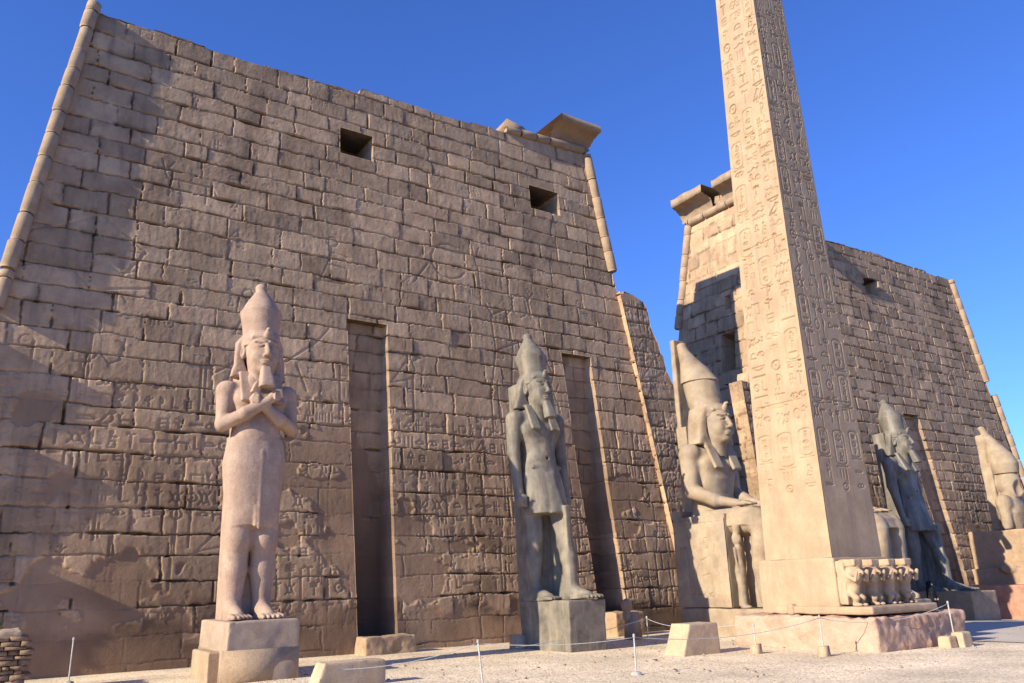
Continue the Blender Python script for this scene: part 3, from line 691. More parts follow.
def statue_crossed(loc, label):
    root = empty('statue', loc, label=label, cat='statue'); m = M['pinkg']
    s = SDF((-1.45, -1.55, 0), (1.45, 1.1, 8.4), .028)
    s.loft([(5.0, 0, .0, .74, .50), (5.45, 0, .0, .68, .50), (5.95, 0, .0, .76, .50), (6.35, 0, .05, .86, .46), (6.66, 0, .1, .74, .36), (6.9, 0, .08, .45, .34)], .12, n=2.3)
    s.ell((-.36, -.32, 6.15), (.36, .2, .28), .15); s.ell((.36, -.32, 6.15), (.36, .2, .28), .15); s.ell((0, -.22, 5.1), (.5, .34, .5), .2)
    s.loft([(2.52, 0, .02, .70, .50), (2.7, 0, .0, .73, .53), (3.6, 0, .0, .83, .59), (4.3, 0, .0, .90, .60), (4.9, 0, .0, .80, .56), (5.0, 0, .0, .775, .54)], .03, n=2.4)
    s.cap((-.76, -.18, 4.86), (.76, -.18, 4.86), .0, .0, .05)
    s.box((0.06, -.545, 3.5), (.03, .035, 1.1), .02, .06); s.box((0.10, -.50, 2.75), (.17, .06, .28), .03, .06)
    for d in (-1, 1):
        s.cap((.37*d, .05, 2.9), (.38*d, .0, 2.1), .42, .38, .1); s.cap((.38*d, -.08, 2.2), (.38*d, -.10, 2.15), .28, .28, .15)
        s.cap((.38*d, .04, 2.1), (.39*d, .1, 1.35), .36, .35, .1); s.cap((.39*d, .1, 1.35), (.41*d, .08, .35), .35, .24, .1)
        foot(s, .41*d, .08, 0, 1.05)
        s.cap((.93*d, .06, 6.38), (1.0*d, -.12, 5.38), .265, .215, .10); s.ell((.90*d, .04, 6.42), (.29, .29, .28), .12)
        s.cap((1.02*d, -.14, 5.36), (.50*d, -.62, 5.62 if d < 0 else 5.52), .21, .18, .06); s.cap((.50*d, -.62, 5.62 if d < 0 else 5.52), (-.12*d, -.74 if d > 0 else -.86, 6.02 if d < 0 else 5.93), .20, .135, .06)
        # hand with curled fingers
        hx, hy, hz = -.26*d, (-.74 if d > 0 else -.88), (6.12 if d < 0 else 6.02)
        s.ell((hx, hy, hz), (.19, .13, .15), .06)
        for i in range(4): s.cap((hx-.10*d, hy-.07, hz+.10-.065*i), (hx+.04*d, hy-.15, hz+.09-.065*i), .045, .04, .012)
        s.cap((hx+.08*d, hy-.06, hz+.12), (hx-.08*d, hy-.10, hz+.13), .045, .035, .03)
    s.box((-.24, -.70, 6.36), (.12, .13, .17), .02, .03, ry=.4)
    s.box((0, .62, 2.6), (.62, .30, 2.6), .04, .05); s.box((0, .62, 5.6), (.55, .28, 2.6), .04, .05)
    s.box((0, .48, 1.3), (.55, .3, 1.3), .03, .03)
    head(s); s.weather(.016, 2.5, 3); s.mesh('body', m, root)
    root.rotation_euler.x = R(-2.5); root.scale = (1, 1, 1.022)
    nemes(root, m, spread=.76); crown(root, m); uraeus(root, m); beard(root, m, flare=1.25)
    s = SDF((-1.2, -.85, 6.25), (1.2, .9, 7.0), .03)
    s.loft([(6.40, 0, -.06, .66, .47), (6.66, 0, .0, .60, .44), (6.92, 0, .0, .44, .40)], .03, n=2.3); s.mesh('collar', m, root)
    return root
def statue_striding(loc, label, mat, legs=True, slab=.62, slab_h=7.9, slab_y=.62, wide=1.0):
    root = empty('statue', loc, label=label, cat='statue'); m = mat
    s = SDF((-1.65, -2.6, 0), (1.65, 1.3, 8.4), .03)
    s.loft([(4.6, 0, .0, .74, .50), (5.15, 0, .0, .62, .44), (5.6, 0, .0, .74, .50), (6.05, 0, .02, .90, .52), (6.45, 0, .08, .92, .46), (6.72, 0, .1, .74, .36), (6.92, 0, .08, .42, .3)], .12, n=2.3)
    for d in (-1, 1): s.ell((.4*d, -.33, 6.02), (.40, .15, .26), .16)
    s.ell((0, -.25, 5.0), (.45, .30, .45), .2); s.ell((0, -.50, 4.95), (.05, .08, .05), .03, 'cut')
    # kilt
    s.loft([(2.95, .05, -.18, .86, .72), (3.3, .04, -.14, .86, .68), (4.2, .0, -.04, .84, .58), (4.75, 0, .0, .70, .50)], .06, n=2.4)
    s.cap((-.6, -.42, 4.62), (.6, -.42, 4.62), .07, .07, .05); s.loft([(2.95, .1, -.72, .34, .26), (3.6, .1, -.62, .26, .2), (4.4, .05, -.45, .16, .12)], .08, n=4)
    for d in (-1, 1):
        s.cap((1.0*d, .08, 6.40), (1.08*d, .10, 5.15), .30, .24, .10); s.ell((.93*d, .06, 6.46), (.34, .33, .31), .12)
        s.cap((1.08*d, .10, 5.15), (1.06*d, -.10, 3.75), .235, .165, .07); hand_fist(s, 1.05*d, -.14, 3.45)
    # rear leg, front leg
    yf = -.95 if legs else -.35
    s.cap((-.42, .05, 3.2), (-.42, .0, 2.15), .37, .31, .1); s.cap((-.42, .0, 2.15), (-.42, .12, 1.4), .29, .31, .1); s.cap((-.42, .12, 1.4), (-.42, .12, .35), .30, .19, .1); foot(s, -.42, .1, 0, 1.05)
    s.cap((.42, -.2, 3.4), (.42, -.2+yf*.5, 2.2), .37, .30, .1); s.cap((.42, -.2+yf*.5, 2.2), (.42, -.05+yf*.85, 1.4), .29, .30, .1); s.cap((.42, -.05+yf*.85, 1.4), (.42, yf, .35), .29, .19, .1); foot(s, .42, yf, 0, 1.1)
    s.box((.36, -.1+yf*.25, 1.6), (.12, .75, 1.6), .03, .06); s.box((-.0, .35, 1.5), (.5, .3, 1.5), .03, .05)
    s.box((0, slab_y, slab_h/2), (slab*wide, .34, slab_h/2), .04, .05)
    head(s); s.weather(.02, 2.2, 4); s.mesh('body', m, root)
    root.rotation_euler.x = R(-2.5); root.scale = (1, 1, 1.027)
    nemes(root, m, spread=.86, th=1.15); uraeus(root, m); crown(root, m, lean=.16); beard(root, m, flare=1.2)
    return root, m
def statue_seated(loc, label, mat, broken=False, name='statue'):
    """seated king; z0 = soles, throne side planes at x = +-1.25"""
    root = empty(name, loc, label=label, cat='statue'); m = mat
    s = SDF((-1.6, -3.4, 0), (1.6, 1.3, 7.6 if not broken else 5.2), .032)
    top = 6.6
    if not broken:
        s.loft([(3.2, 0, .10, 1.0, .78), (3.7, 0, .05, .92, .72), (4.3, 0, .0, .86, .66), (4.9, 0, -.04, .96, .72), (5.5, 0, .0, 1.12, .74), (5.95, 0, .06, 1.1, .62), (6.2, 0, .1, .85, .46), (6.4, 0, .1, .42, .3)], .12, n=2.3)
        for d in (-1, 1):
            s.ell((.46*d, -.52, 5.5), (.46, .26, .34), .16)
            s.cap((1.08*d, .10, 5.85), (1.2*d, .0, 4.45), .40, .32, .10); s.ell((1.06*d, .06, 5.95), (.43, .45, .38), .12)
            s.cap((1.2*d, .0, 4.42), (.95*d, -.95, 3.98), .32, .26, .08); s.cap((.92*d, -.95, 3.98), (.70*d, -1.85, 3.80), .22, .15, .06)
            s.box((.68*d, -2.10, 3.78), (.20, .22, .08), .06, .06)
            for i in range(4): s.cap(((.55+.09*i)*d, -2.2, 3.80), ((.55+.09*i)*d, -2.62+.03*abs(i-1), 3.73), .055, .045, .012)
            s.cap(((.50)*d, -2.0, 3.80), (.42*d, -2.32, 3.74), .06, .045, .02)
    for d in (-1, 1):
        s.cap((.58*d, -.2, 3.10), (.60*d, -2.5, 3.12), .58, .47, .1); s.ell((.60*d, -2.62, 3.02), (.44, .40, .48), .12)
        s.cap((.60*d, -2.72, 2.9), (.60*d, -2.62, 1.5), .38, .37, .1); s.cap((.60*d, -2.62, 1.5), (.60*d, -2.62, .35), .37, .25, .1)
        foot(s, .60*d, -2.6, 0, .75) if False else None
        s.cap((.60*d, -2.75, .22), (.60*d, -3.2, .12), .25, .16, .1)
    s.loft([(2.95, 0, -1.35, 1.14, 1.70), (3.35, 0, -1.30, 1.12, 1.60), (3.62, 0, -1.2, .95, 1.35)], .08, n=4)   # kilt lap
    s.box((0, -2.2, 1.5), (.55, .45, 1.5), .03, .05)
    if not broken: head(s, -.62, -.10) if False else None
    s.weather(.03, 1.8, 9 if not broken else 19)
    if not broken:
        s.cap((0, -.05, 6.0), (0, -.08, 6.6), .34, .36, .12)
    s.mesh('body', m, root)
    t = SDF((-1.45, -1.75, -.02), (1.45, 1.5, 3.7), .035)
    t.box((0, -.2, 1.72), (1.25, 1.35, 1.72), .04, .02); t.box((0, .95, 1.85), (1.25, .25, 1.85), .04, .04); t.weather(.02, 2, 12); th = t.mesh('throne', m, root)
    return root

def nearer(o, k):
    """set a thing closer to the forecourt at the same angular size"""
    c = Vector((-29.465, -26.445, 1.993)); o.location = c+(Vector(o.location)-c)*k; o.scale = [q*k for q in o.scale]
# --- pedestals
def pedestal(name, x0, x1, y0, y1, z0, z1, mat, label, bands=(), rough=.024, seed=0, cat='pedestal', h=.04):
    c = ((x0+x1)/2, (y0+y1)/2, z0); z0 -= .25; s = SDF((x0-.15, y0-.15, z0-.4), (x1+.15, y1+.15, z1+.12), h)
    s.box((c[0], c[1], (z0-.3+z1)/2), ((x1-x0)/2, (y1-y0)/2, (z1-z0+.3)/2), .03, .01); s.weather(rough*2, 1.5, seed+1)
    o = s.mesh(name, mat, None, smooth=True); return tag(o, label, cat)
p1 = pedestal('pedestal', -23.54, -21.65, -4.09, -1.2, -.2, 1.23, M['pedestal'], 'pale pinkish pedestal under the pink statue with crossed arms')
s = SDF((-24.1, -4.3, -.6), (-23.2, -1, .9), .04); s.box((-23.62, -2.6, .0), (.22, .9, .48), .02); q = s.mesh('side_block', M['sandroll'], p1)
MB().hexa([(-23.56, -4.11, -.4), (-21.63, -4.11, -.4), (-21.63, -1.18, -.4), (-23.56, -1.18, -.4), (-23.553, -4.103, .52), (-21.637, -4.103, .52), (-21.637, -1.18, .52), (-23.553, -1.18, .52)]).build('lower_course', M['sandroll'], p1)
p2 = pedestal('pedestal', -12.44, -10.86, -3.93, -1.03, -.3, 1.36, M['greyg'], 'grey granite pedestal half sunlit under the striding grey statue', seed=3)
tag(MB().hexa([(-13.85, -3.0, -.4), (-13.42, -3.0, -.4), (-13.42, -2.4, -.4), (-13.85, -2.4, -.4), (-13.83, -2.97, .33), (-13.44, -2.97, .31), (-13.44, -2.43, .31), (-13.83, -2.43, .33)]).build('stone_block', M['pedestal']), 'small whitish block against the left side of the grey granite pedestal', 'stone block')

stA = statue_crossed((-22.66, -2.6, 1.17), 'pink granite king with crossed arms and tall double crown, leftmost of the statues')
stB, _ = statue_striding((-11.78, -1.85, 1.30), 'grey granite king striding with arms at his sides in front of the nearer tower', M['greyg'])

for o in (p1, stA): nearer(o, .935)
for o in (p2, stB): nearer(o, .935)
stC = statue_seated((-4.4, -3.35, .85), 'seated tan granite colossus with cone crown, left of the obelisk', M['tang'])
def grow(root, k, pivot=(0, -.2, 6.05)):
    bpy.context.view_layer.update()
    for c in root.children:
        if c.name.split('.')[0] in ('head', 'headcloth', 'cobra_ornament'):
            for v in c.data.vertices: v.co = Vector(pivot)+(v.co-Vector(pivot))*k
def head_of(root, m, z0, yo, wrap=True):
    s = SDF((-.75, -1.15+yo, 5.8), (.75, .6+yo, 8.3), .028); head(s, z0, yo); s.weather(.03, 3, 14); s.mesh('head', m, root)
    nemes(root, m, z0, yo, spread=.80, th=2.2); uraeus(root, m, z0, yo)
head_of(stC, M['tang'], -.60, -.22); grow(stC, 1.2)
def colossus_crown(root, m):
    # lower flared drum and tall cone, split slab behind
    s = SDF((-.9, -1.2, 7.4), (.9, 1.3, 9.4), .032); s.loft([(7.5, 0, -.20, .62, .68), (8.2, 0, .0, .66, .74), (9.0, 0, .12, .70, .78), (9.02, 0, .12, .70, .78)], .03); s.weather(.03, 2, 21); s.mesh('red_crown', m, root)
    s = SDF((-.9, -.9, 8.85), (.9, 1.3, 11.3), .032); s.loft([(9.0, 0, .14, .78, .86), (9.06, 0, .16, .76, .84), (9.6, 0, .36, .58, .62), (10.15, 0, .68, .38, .40), (10.55, 0, .90, .25, .26), (10.8, 0, .98, .21, .21)], .04); s.ell((0, .99, 10.85), (.22, .22, .16), .06); s.weather(.03, 2, 22); s.mesh('white_crown', m, root)
    s = SDF((-.7, .5, 3.2), (.7, 1.6, 11.3), .035); s.box((0, .95, 5.2), (.55, .28, 2.0), .03); s.box((0, 1.26, 7.15), (.34, .12, 4.0), .03); s.weather(.03, 2, 23); s.mesh('back_pillar', m, root)
colossus_crown(stC, M['tang'])
def queen(root, m, x, y):
    s = SDF((x-.3, y-.4, 0), (x+.3, y+.4, 3.0), .022)
    s.loft([(.1, x, y, .17, .17), (.8, x, y, .16, .15), (1.35, x, y, .22, .19), (1.7, x, y, .14, .13), (2.1, x, y, .21, .16), (2.25, x, y, .1, .1)], .05)
    s.ell((x, y-.02, 2.45), (.14, .16, .18), .05); s.ell((x, y+.03, 2.48), (.19, .17, .26), .05); s.cap((x-.2, y, 2.12), (x-.18, y-.05, 1.3), .06, .045, .04); s.loft([(2.65, x, y, .13, .13), (2.95, x, y, .16, .16)], .03); s.ell((x, y-.12, .06), (.16, .24, .07), .05)
    s.weather(.02, 4, 3); return s.mesh('queen_figure', m, root)
queen(stC, M['tang'], -1.12, -1.98)
# carved side of the throne: outline figures
def throne_relief(root, m):
    us = np.arange(-1.55, 1.15, .025); vs = np.arange(.05, 3.3, .025); H = np.zeros((len(vs), len(us)))
    for st, cx, cz, sx, sz in ((G['man'], -.55, 1.5, 1.1, 2.4), (G['plant'], .1, 1.3, .6, 2.2), (G['water'], -.2, .5, 1.2, .5), (G['reed'], -1.0, 1.4, .4, 2.0), (G['house'], .7, 1.6, .5, 2.2)): stamp(H, us, vs, st, cx, cz, sx, sz, .05, .035)
    stamp(H, us, vs, [[(0, 0), (0, 1)], [(1, 0), (1, 1)], [(0, 1), (1, 1)]], -.2, 1.7, 2.35, 2.9, .02, .03)
    U, V = np.meshgrid(us, vs); H += .012*(fbm(U*5, V*5, 3, 3)-.5)
    pt = new_parts(); add_grid(pt, np.stack([-1.285-H, U[:, :], V], -1), np.zeros(U.shape+(3,))); return finish(pt, 'throne_relief', m, root)
throne_relief(stC, M['tang'])
pedestal('pedestal', -5.75, -3.05, -6.75, -2.3, -.3, .85, M['tang'], 'low weathered pedestal under the seated colossus left of the obelisk', seed=5)
stD = statue_seated((3.7, -2.85, .85), 'seated colossus almost hidden behind the obelisk, only its knees showing', M['tang'])
head_of(stD, M['tang'], -.60, -.22); grow(stD, 1.2); colossus_crown(stD, M['tang'])
pedestal('pedestal', 2.35, 5.05, -6.25, -1.9, -.3, .85, M['tang'], 'low pedestal under the hidden seated colossus behind the obelisk', seed=6)

stE, _ = statue_striding((11.95, -2.1, .9), 'dark stone king against a tall slab, standing before the farther tower', M['blackg'], legs=True, slab=.80, slab_h=8.1, slab_y=.55)
pedestal('pedestal', 10.8, 13.1, -4.9, -1.4, -.9, .98, M['block'], 'low brown pedestal under the dark standing statue', seed=7)

def fragment(loc):
    root = empty('statue', loc, label='tan fragment of a statue with bulbous crown at the far right edge', cat='statue'); m = M['tang']
    s = SDF((-1.3, -1.5, 0), (1.3, 1.2, 4.2), .04)
    s.loft([(0, 0, .1, .80, .60), (1.0, 0, .0, .95, .66), (1.7, 0, .05, .9, .55), (2.1, 0, .1, .5, .4)], .15, n=2.4)
    for d in (-1, 1): s.ell((.85*d, .0, 1.55), (.42, .45, .5), .15); s.cap((.95*d, 0, 1.5), (1.0*d, -.05, .2), .32, .28, .1)
    s.ell((0, -.05, 2.75), (.62, .70, .85), .15); s.ell((0, -.2, 2.2), (.5, .6, .45), .15)
    s.ell((-.2, -.75, 2.35), (.3, .28, .5), .1, 'cut'); s.box((0, .75, 2.0), (.6, .3, 2.0), .05, .1)
    s.weather(.06, 1.6, 31); s.mesh('body', m, root)
    s = SDF((-.95, -1.2, 3.2), (.95, 1.6, 6.8), .04)
    s.loft([(3.3, 0, -.05, .62, .70), (3.9, 0, .0, .74, .84), (4.5, 0, .15, .66, .72), (5.2, 0, .45, .42, .44), (5.8, 0, .72, .24, .24), (6.2, 0, .85, .18, .18)], .05); s.ell((0, .88, 6.2), (.2, .2, .16), .05); s.box((0, .95, 4.4), (.35, .25, 1.4), .05, .08)
    s.weather(.04, 1.8, 32); s.mesh('white_crown', m, root); return root
fragment((22.5, -2.0, 4.15))
pb = pedestal('pedestal', 21.2, 24.4, -4.2, .2, 1.1, 4.15, M['block'], 'large stepped pinkish base under the statue fragment at the right edge', seed=8, h=.06)
s = SDF((20.6, -5, .9), (24.6, .8, 2.1), .05); s.box((22.6, -2.2, 1.5), (1.75, 2.5, .5), .05); s.ell((20.9, -1.9, 2.0), (.3, .5, .35), .1); s.mesh('step', M['block'], pb)
pedestal('base_block', 18.6, 24.6, -5.2, .75, -1.2, 1.1, M['redg'], 'big reddish granite block at the bottom of the right edge', seed=9, cat='base block', h=.06)

# ================================================================== OBELISK
OX, OY, ZB = -6.508, -9.641, 2.451
def obelisk():
    root = empty('obelisk', (OX, OY, ZB), label='tall tapering granite obelisk covered in hieroglyphs', cat='obelisk')
    HT = 22.2; half = lambda z: 1.25-.0175*z
    rs = np.random.RandomState(5); parts = new_parts(); res = .021
    vs = np.arange(0, HT+res, res); us = np.arange(-1.3, 1.3, res)
    for f, (nx, ny) in enumerate(((-1, 0), (0, -1), (1, 0), (0, 1))):
        H = np.zeros((len(vs), len(us)))
        if f < 2:
            dp = .052 if f == 0 else .030; wd = .028
            seqs = ['sun reed water bird bread mouth three house basket snake ankh was djed eye hand leg man plant bull scarab square fan'.split()]*3
            for col, cx0 in enumerate((-.80, 0, .80)):
                z = 3.0
                # cartouche group
                def cart(cx, z, w_, h_):
                    stamp(H, us, vs, [arc(.5, .1, .5, 180, 360, 8, .1)+arc(.5, .9, .5, 0, 180, 8, .1)+[(0, .1)]], cx, z, w_, h_, dp, wd); stamp(H, us, vs, [[(0, 0), (1, 0)]], cx, z-h_/2-.05, w_*1.1, .02, dp, wd)
                    for i, gk in enumerate(rs.choice(['sun', 'water', 'three', 'bread', 'man', 'square', 'reed'], 3)):
                        stamp(H, us, vs, G[gk], cx, z+(1-i)*h_*.28, w_*.62, h_*.24, dp*1.2, wd*.9)
                if col == 1: stamp(H, us, vs, G['sun'], cx0, 2.15, .34, .34, dp*1.2, wd); stamp(H, us, vs, G['three'], cx0, 2.55, .5, .4, dp, wd); cart(cx0, 3.4, .54, 1.1); z = 4.2
                else:
                    for zz in (2.2, 2.65): stamp(H, us, vs, G[GK[rs.randint(len(GK))]], cx0, zz, .4, .36, dp, wd)
                    cart(cx0, 3.55, .46, .85); z = 4.25
                while z < HT-.8:
                    sc = (half(z)/1.25)
                    if rs.rand() < .10:
                        cart(cx0*sc, z+.5, .54*sc, 1.05); z += 1.25; continue
                    r_ = rs.rand(); hh = rs.uniform(.36, .60); gk = GK[rs.randint(len(GK))]; D = dp*rs.uniform(.8, 1.5)
                    if gk in ('water', 'bar', 'mouth', 'basket', 'hand', 'snake'): hh = .26; stamp(H, us, vs, G[gk], cx0*sc, z+.13, .64*sc, .42, D, wd)
                    elif r_ < .6:
                        stamp(H, us, vs, G[gk], (cx0-.17)*sc, z+hh/2, .32, hh, D, wd*.9); stamp(H, us, vs, G[GK[rs.randint(len(GK))]], (cx0+.17)*sc, z+hh/2, .32, hh, D, wd*.9)
                    else: stamp(H, us, vs, G[gk], cx0*sc, z+hh/2, .56*sc, hh, D*1.15, wd)
                    z += hh+rs.uniform(.02, .07)
            for x in (-.40, .40): stamp(H, us, vs, [[(0, 0), (0, 1)]], x, 12.2, .5, 20, .018, .024)
            stamp(H, us, vs, [[(0, .5), (1, .5)]], 0, 4.95, 1.9, .1, dp, wd); stamp(H, us, vs, [[(0, .5), (1, .5)]], 0, 10.7, 1.7, .1, dp*.8, wd)
        U, V = np.meshgrid(us, vs); hw = half(vs)[:, None]
        T = (U/1.3)*hw; H2 = H if f > 1 else H
        i = np.clip(((T-us[0])/res), 0, len(us)-1.001); ii = i.astype(int); fx = i-ii; J = np.arange(len(vs))[:, None]
        h = H2[J, ii]*(1-fx)+H2[J, ii+1]*fx+.006*(fbm(T*4+f*9, V*4, 3, 4)-.5)
        edge = np.clip(1-(hw-abs(T))/.05, 0, 1); chip = ss(.5, .75, fbm(V*1.7+f, T*0+f, 8, 4)); h = h-edge**2*(.012+.06*chip)*0
        tt = T*(1-0*edge)
        d = hw+h; d[:, 0] = hw[:, 0]; d[:, -1] = hw[:, 0]
        # order so that the face's outward side is nx, ny
        P = np.stack([nx*d+(-ny)*tt*1.0, ny*d+nx*tt, V], -1)
        add_grid(parts, P, np.zeros(U.shape+(3,)))
    sh = finish(parts, 'shaft', M['obelisk'], root)
    h0 = half(HT); mb = MB(); mb.hexa([(-h0, -h0, HT), (h0, -h0, HT), (h0, h0, HT), (-h0, h0, HT), (-.03, -.03, HT+2.0), (.03, -.03, HT+2.0), (.03, .03, HT+2.0), (-.03, .03, HT+2.0)]); mb.build('pyramidion', M['obelisk'], root)
    return root
obelisk()
def obelisk_base():
    root = empty('obelisk_pedestal', (-6.5, -9.6, .8), label='pale granite pedestal block of the obelisk with a row of carved baboons', cat='pedestal')
    L = lambda x, y, z: (x+6.5, y+9.6, z-.8)
    s = SDF(L(-8.1, -11.3, .8), L(-4.9, -8.0, 2.5), .04); s.box(L(-6.5, -9.6, 1.63), (1.42, 1.41, .815), .03); s.weather(.02, 1.6, 41); s.mesh('die_block', M['obelisk'], root)
    s = SDF(L(-8.3, -12.4, .7), L(-4.5, -7.9, 1.2), .035); s.box(L(-6.4, -10.4, .95), (1.65, 1.75, .11), .02); s.box(L(-8.0, -9.4, .97), (.12, .10, .16), .03); s.weather(.02, 2, 42); s.mesh('footing_slab', M['obelisk'], root)
    # baboons
    s = SDF(L(-8.1, -12.1, 1.0), L(-4.3, -10.9, 2.6), .022)
    s.box(L(-6.35, -11.15, 1.72), (1.52, .14, .62), .03)
    for i in range(4):
        x = -7.62+.85*i; c = lambda a, b, z: L(x+a, -11.25+b, z)
        s.box(c(0, -.12, 2.27), (.20, .26, .10), .04, .03)                      # flat top
        s.ell(c(0, -.20, 2.12), (.17, .18, .14), .05); s.cap(c(0, -.25, 2.06), c(0, -.44, 1.98), .10, .07, .04)    # head, muzzle
        s.ell(c(0, -.10, 1.86), (.27, .26, .26), .06); s.ell(c(0, -.10, 1.58), (.19, .20, .30), .06)               # mane, belly
        for d in (-1, 1):
            s.cap(c(.22*d, -.15, 1.90), c(.27*d, -.38, 1.78), .075, .06, .03); s.cap(c(.27*d, -.38, 1.78), c(.24*d, -.46, 2.02), .06, .05, .03)
            s.cap(c(.12*d, -.08, 1.45), c(.14*d, -.26, 1.28), .11, .09, .04); s.cap(c(.14*d, -.26, 1.28), c(.13*d, -.18, 1.12), .08, .07, .04); s.ell(c(.13*d, -.27, 1.10), (.08, .15, .05), .03)
    s.weather(.03, 3, 43); s.mesh('baboon_frieze', M['obelisk'], root)
    return root
obelisk_base()
def plinth():
    s = SDF((-8.9, -12.8, -.4), (-3.2, -6.9, 1.0), .05)
    s.box((-6.05, -9.8, .2), (2.25, 2.55, .58), .05); s.weather(.08, 1.3, 51); s.weather(.07, 5.0, 52)
    rs = np.random.RandomState(3)
    for k in range(0): s.ell((rs.uniform(-8.2, -4), -12.35+rs.uniform(-.05, .1), rs.uniform(-.1, .7)), (rs.uniform(.1, .4), .12, rs.uniform(.05, .2)), .05, 'cut')
    for k in range(0): s.ell((rs.choice([-8.3]), rs.uniform(-12.2, -7.8), rs.uniform(-.1, .75)), (.1, rs.uniform(.1, .4), rs.uniform(.05, .15)), .05, 'cut')
    return tag(s.mesh('plinth', M['plinth']), 'broad chipped pink granite plinth under the obelisk pedestal', 'plinth')
plinth()

# ================================================================== SMALL THINGS
def rough_block(name, P, mat, label, cat='stone block', seed=0, h=.035, wea=.03):
    """P: 8 corners (bottom loop, top loop) -> slightly worn block"""
    P = np.array(P, float); lo = P.min(0)-.12; hi = P.max(0)+.12; s = SDF(lo, hi, h); c = P.mean(0)
    F = [(0, 3, 2, 1), (4, 5, 6, 7), (0, 1, 5, 4), (1, 2, 6, 5), (2, 3, 7, 6), (3, 0, 4, 7)]
    def fn(X, Y, Z):
        d = None
        for f in F:
            a, b, e = P[f[0]], P[f[1]], P[f[3]]; n = np.cross(b-a, e-a); n = n/np.linalg.norm(n)
            if n@(c-a) > 0: n = -n
            q = (X-a[0])*n[0]+(Y-a[1])*n[1]+(Z-a[2])*n[2]; d = q if d is None else np.maximum(d, q)
        return d
    s.op(fn, lo, hi, .02); s.weather(wea, 2.5, seed+3)
    return tag(s.mesh(name, mat), label, cat)
def blk(x0, x1, y0, y1, z0, z1, sl=0, sr=0, sy=.03): return [(x0-sl, y0, z0), (x1+sr, y0, z0), (x1+sr, y1, z0), (x0-sl, y1, z0), (x0, y0+sy, z1), (x1, y0+sy, z1), (x1, y1-sy, z1), (x0, y1-sy, z1)]
rough_block('stone_block', blk(-18.35, -16.55, -.95, -.1, -.3, .42), M['block'], 'rounded worn block at the foot of the nearer tower left niche', seed=1, wea=.08)
rough_block('stone_block', blk(-8.0, -6.5, -1.1, -.2, -.3, .75), M['block'], 'rough brown block at the foot of the niche beside the grey pedestal', seed=2, wea=.08)

ob = bpy.data.objects
def stone_bench(x, y, L_, W_, H_, rz, label, slant):
    P = [(-slant, 0, -.25), (L_, 0, -.25), (L_, W_, -.25), (-slant, W_, -.25), (0, .03, H_), (L_, .03, H_), (L_, W_-.03, H_), (0, W_-.03, H_)]
    c, s_ = math.cos(rz), math.sin(rz); P = [(x+a*c-b*s_, y+a*s_+b*c, z) for a, b, z in P]
    return rough_block('stone_block', P, M['bench'], label, seed=int(abs(x)), wea=.015)
stone_bench(-22.5, -8.3, 1.5, .55, .40, .05, 'long cut limestone block with sloping sunlit end, in front of the pink statue pedestal', .25)
stone_bench(-12.0, -9.0, 1.15, .8, .72, .0, 'cut limestone block with sloping sunlit end behind the ropes, left of the obelisk plinth', .4)

def post(x, y, h, label, lean=(0, 0), foot='cube', seed=0, rad=.019):
    z = float(ground_h(np.array([x]), np.array([y]))[0]); root = empty('rope_post', (x, y, z), label=label, cat='post', group='posts carrying the white rope')
    top = (lean[0], lean[1], h); mb = MB(); mb.tube([(0, 0, -.1), (lean[0]*.5, lean[1]*.5, h*.5), top], rad, 10); mb.tube([(top[0], top[1], h-.02), (top[0], top[1], h+.05)], [rad*1.7, rad*1.2], 10); mb.build('pole', M['post'], root, True)
    if foot == 'ring': MB().tube([(0, 0, -.02), (0, 0, .05), (0, 0, .08)], [.13, .12, .04], 14).build('foot', M['post'], root, True)
    elif foot:
        k = .13; MB().hexa([(-k, -k, -.1), (k, -k, -.1), (k, k, -.1), (-k, k, -.1), (-k*.85, -k*.85, .25), (k*.85, -k*.85, .27), (k*.85, k*.85, .25), (-k*.85, k*.85, .24)]).build('foot', M['bench'], root)
    root['top'] = [x+lean[0], y+lean[1], z+h]; return root
pA = post(-26.85, -2.2, 1.05, 'short white post with a cap near the far left low wall', foot='ring')
pB = post(-19.55, -10.1, .88, 'leaning white rope post at the bottom, between the two cut blocks', lean=(-.12, 0), foot=None)
pC = post(-16.15, -11.3, .84, 'white rope post before the dark shade of the grey pedestal', foot='ring')
pD = post(-9.95, -11.8, 1.0, 'white rope post before the left face of the obelisk plinth', foot='cube')
pE = post(-5.2, -12.75, 1.2, 'white rope post on stacked stones at the right corner of the plinth', lean=(-.05, 0), foot='cube')
pF = post(-9.9, -4.9, .85, 'white rope post just left of the seated colossus throne', foot=None)
pG = post(-9.4, -5.6, .6, 'short white rope post close in front of the seated colossus throne', foot=None)
pH = post(-10.4, -9.9, .75, 'short thin rope post on a cube left of the obelisk plinth', foot='cube')
rough_block('stone_block', blk(-5.45, -4.95, -13.15, -12.75, -.15, .28), M['bench'], 'small pale stone at the foot of the right corner rope post', seed=7)
rough_block('stone_block', blk(-5.9, -5.5, -13.0, -12.6, -.15, .18), M['bench'], 'smallest loose stone left of the right corner rope post', seed=8)
def rope(a, b, sag, label):
    a, b = Vector(a), Vector(b); P = []
    for i in range(17):
        t = i/16; p = a.lerp(b, t); p.z -= 4*sag*t*(1-t); P.append(p)
    mb = MB(); mb.tube(P, .009, 6); return tag(mb.build('rope', M['rope'], None, True), label, 'rope', 'white ropes strung between posts')
T = lambda p: Vector(p['top'])-Vector((0, 0, .03))
rope((-22.6, -9.3, .35), T(pB), .12, 'white rope from the long cut block to the leaning post')
rope(T(pB), T(pC), .10, 'white rope between the leaning post and the next post right')
rope(T(pC), T(pD), .22, 'white rope passing in front of the cut block left of the plinth')
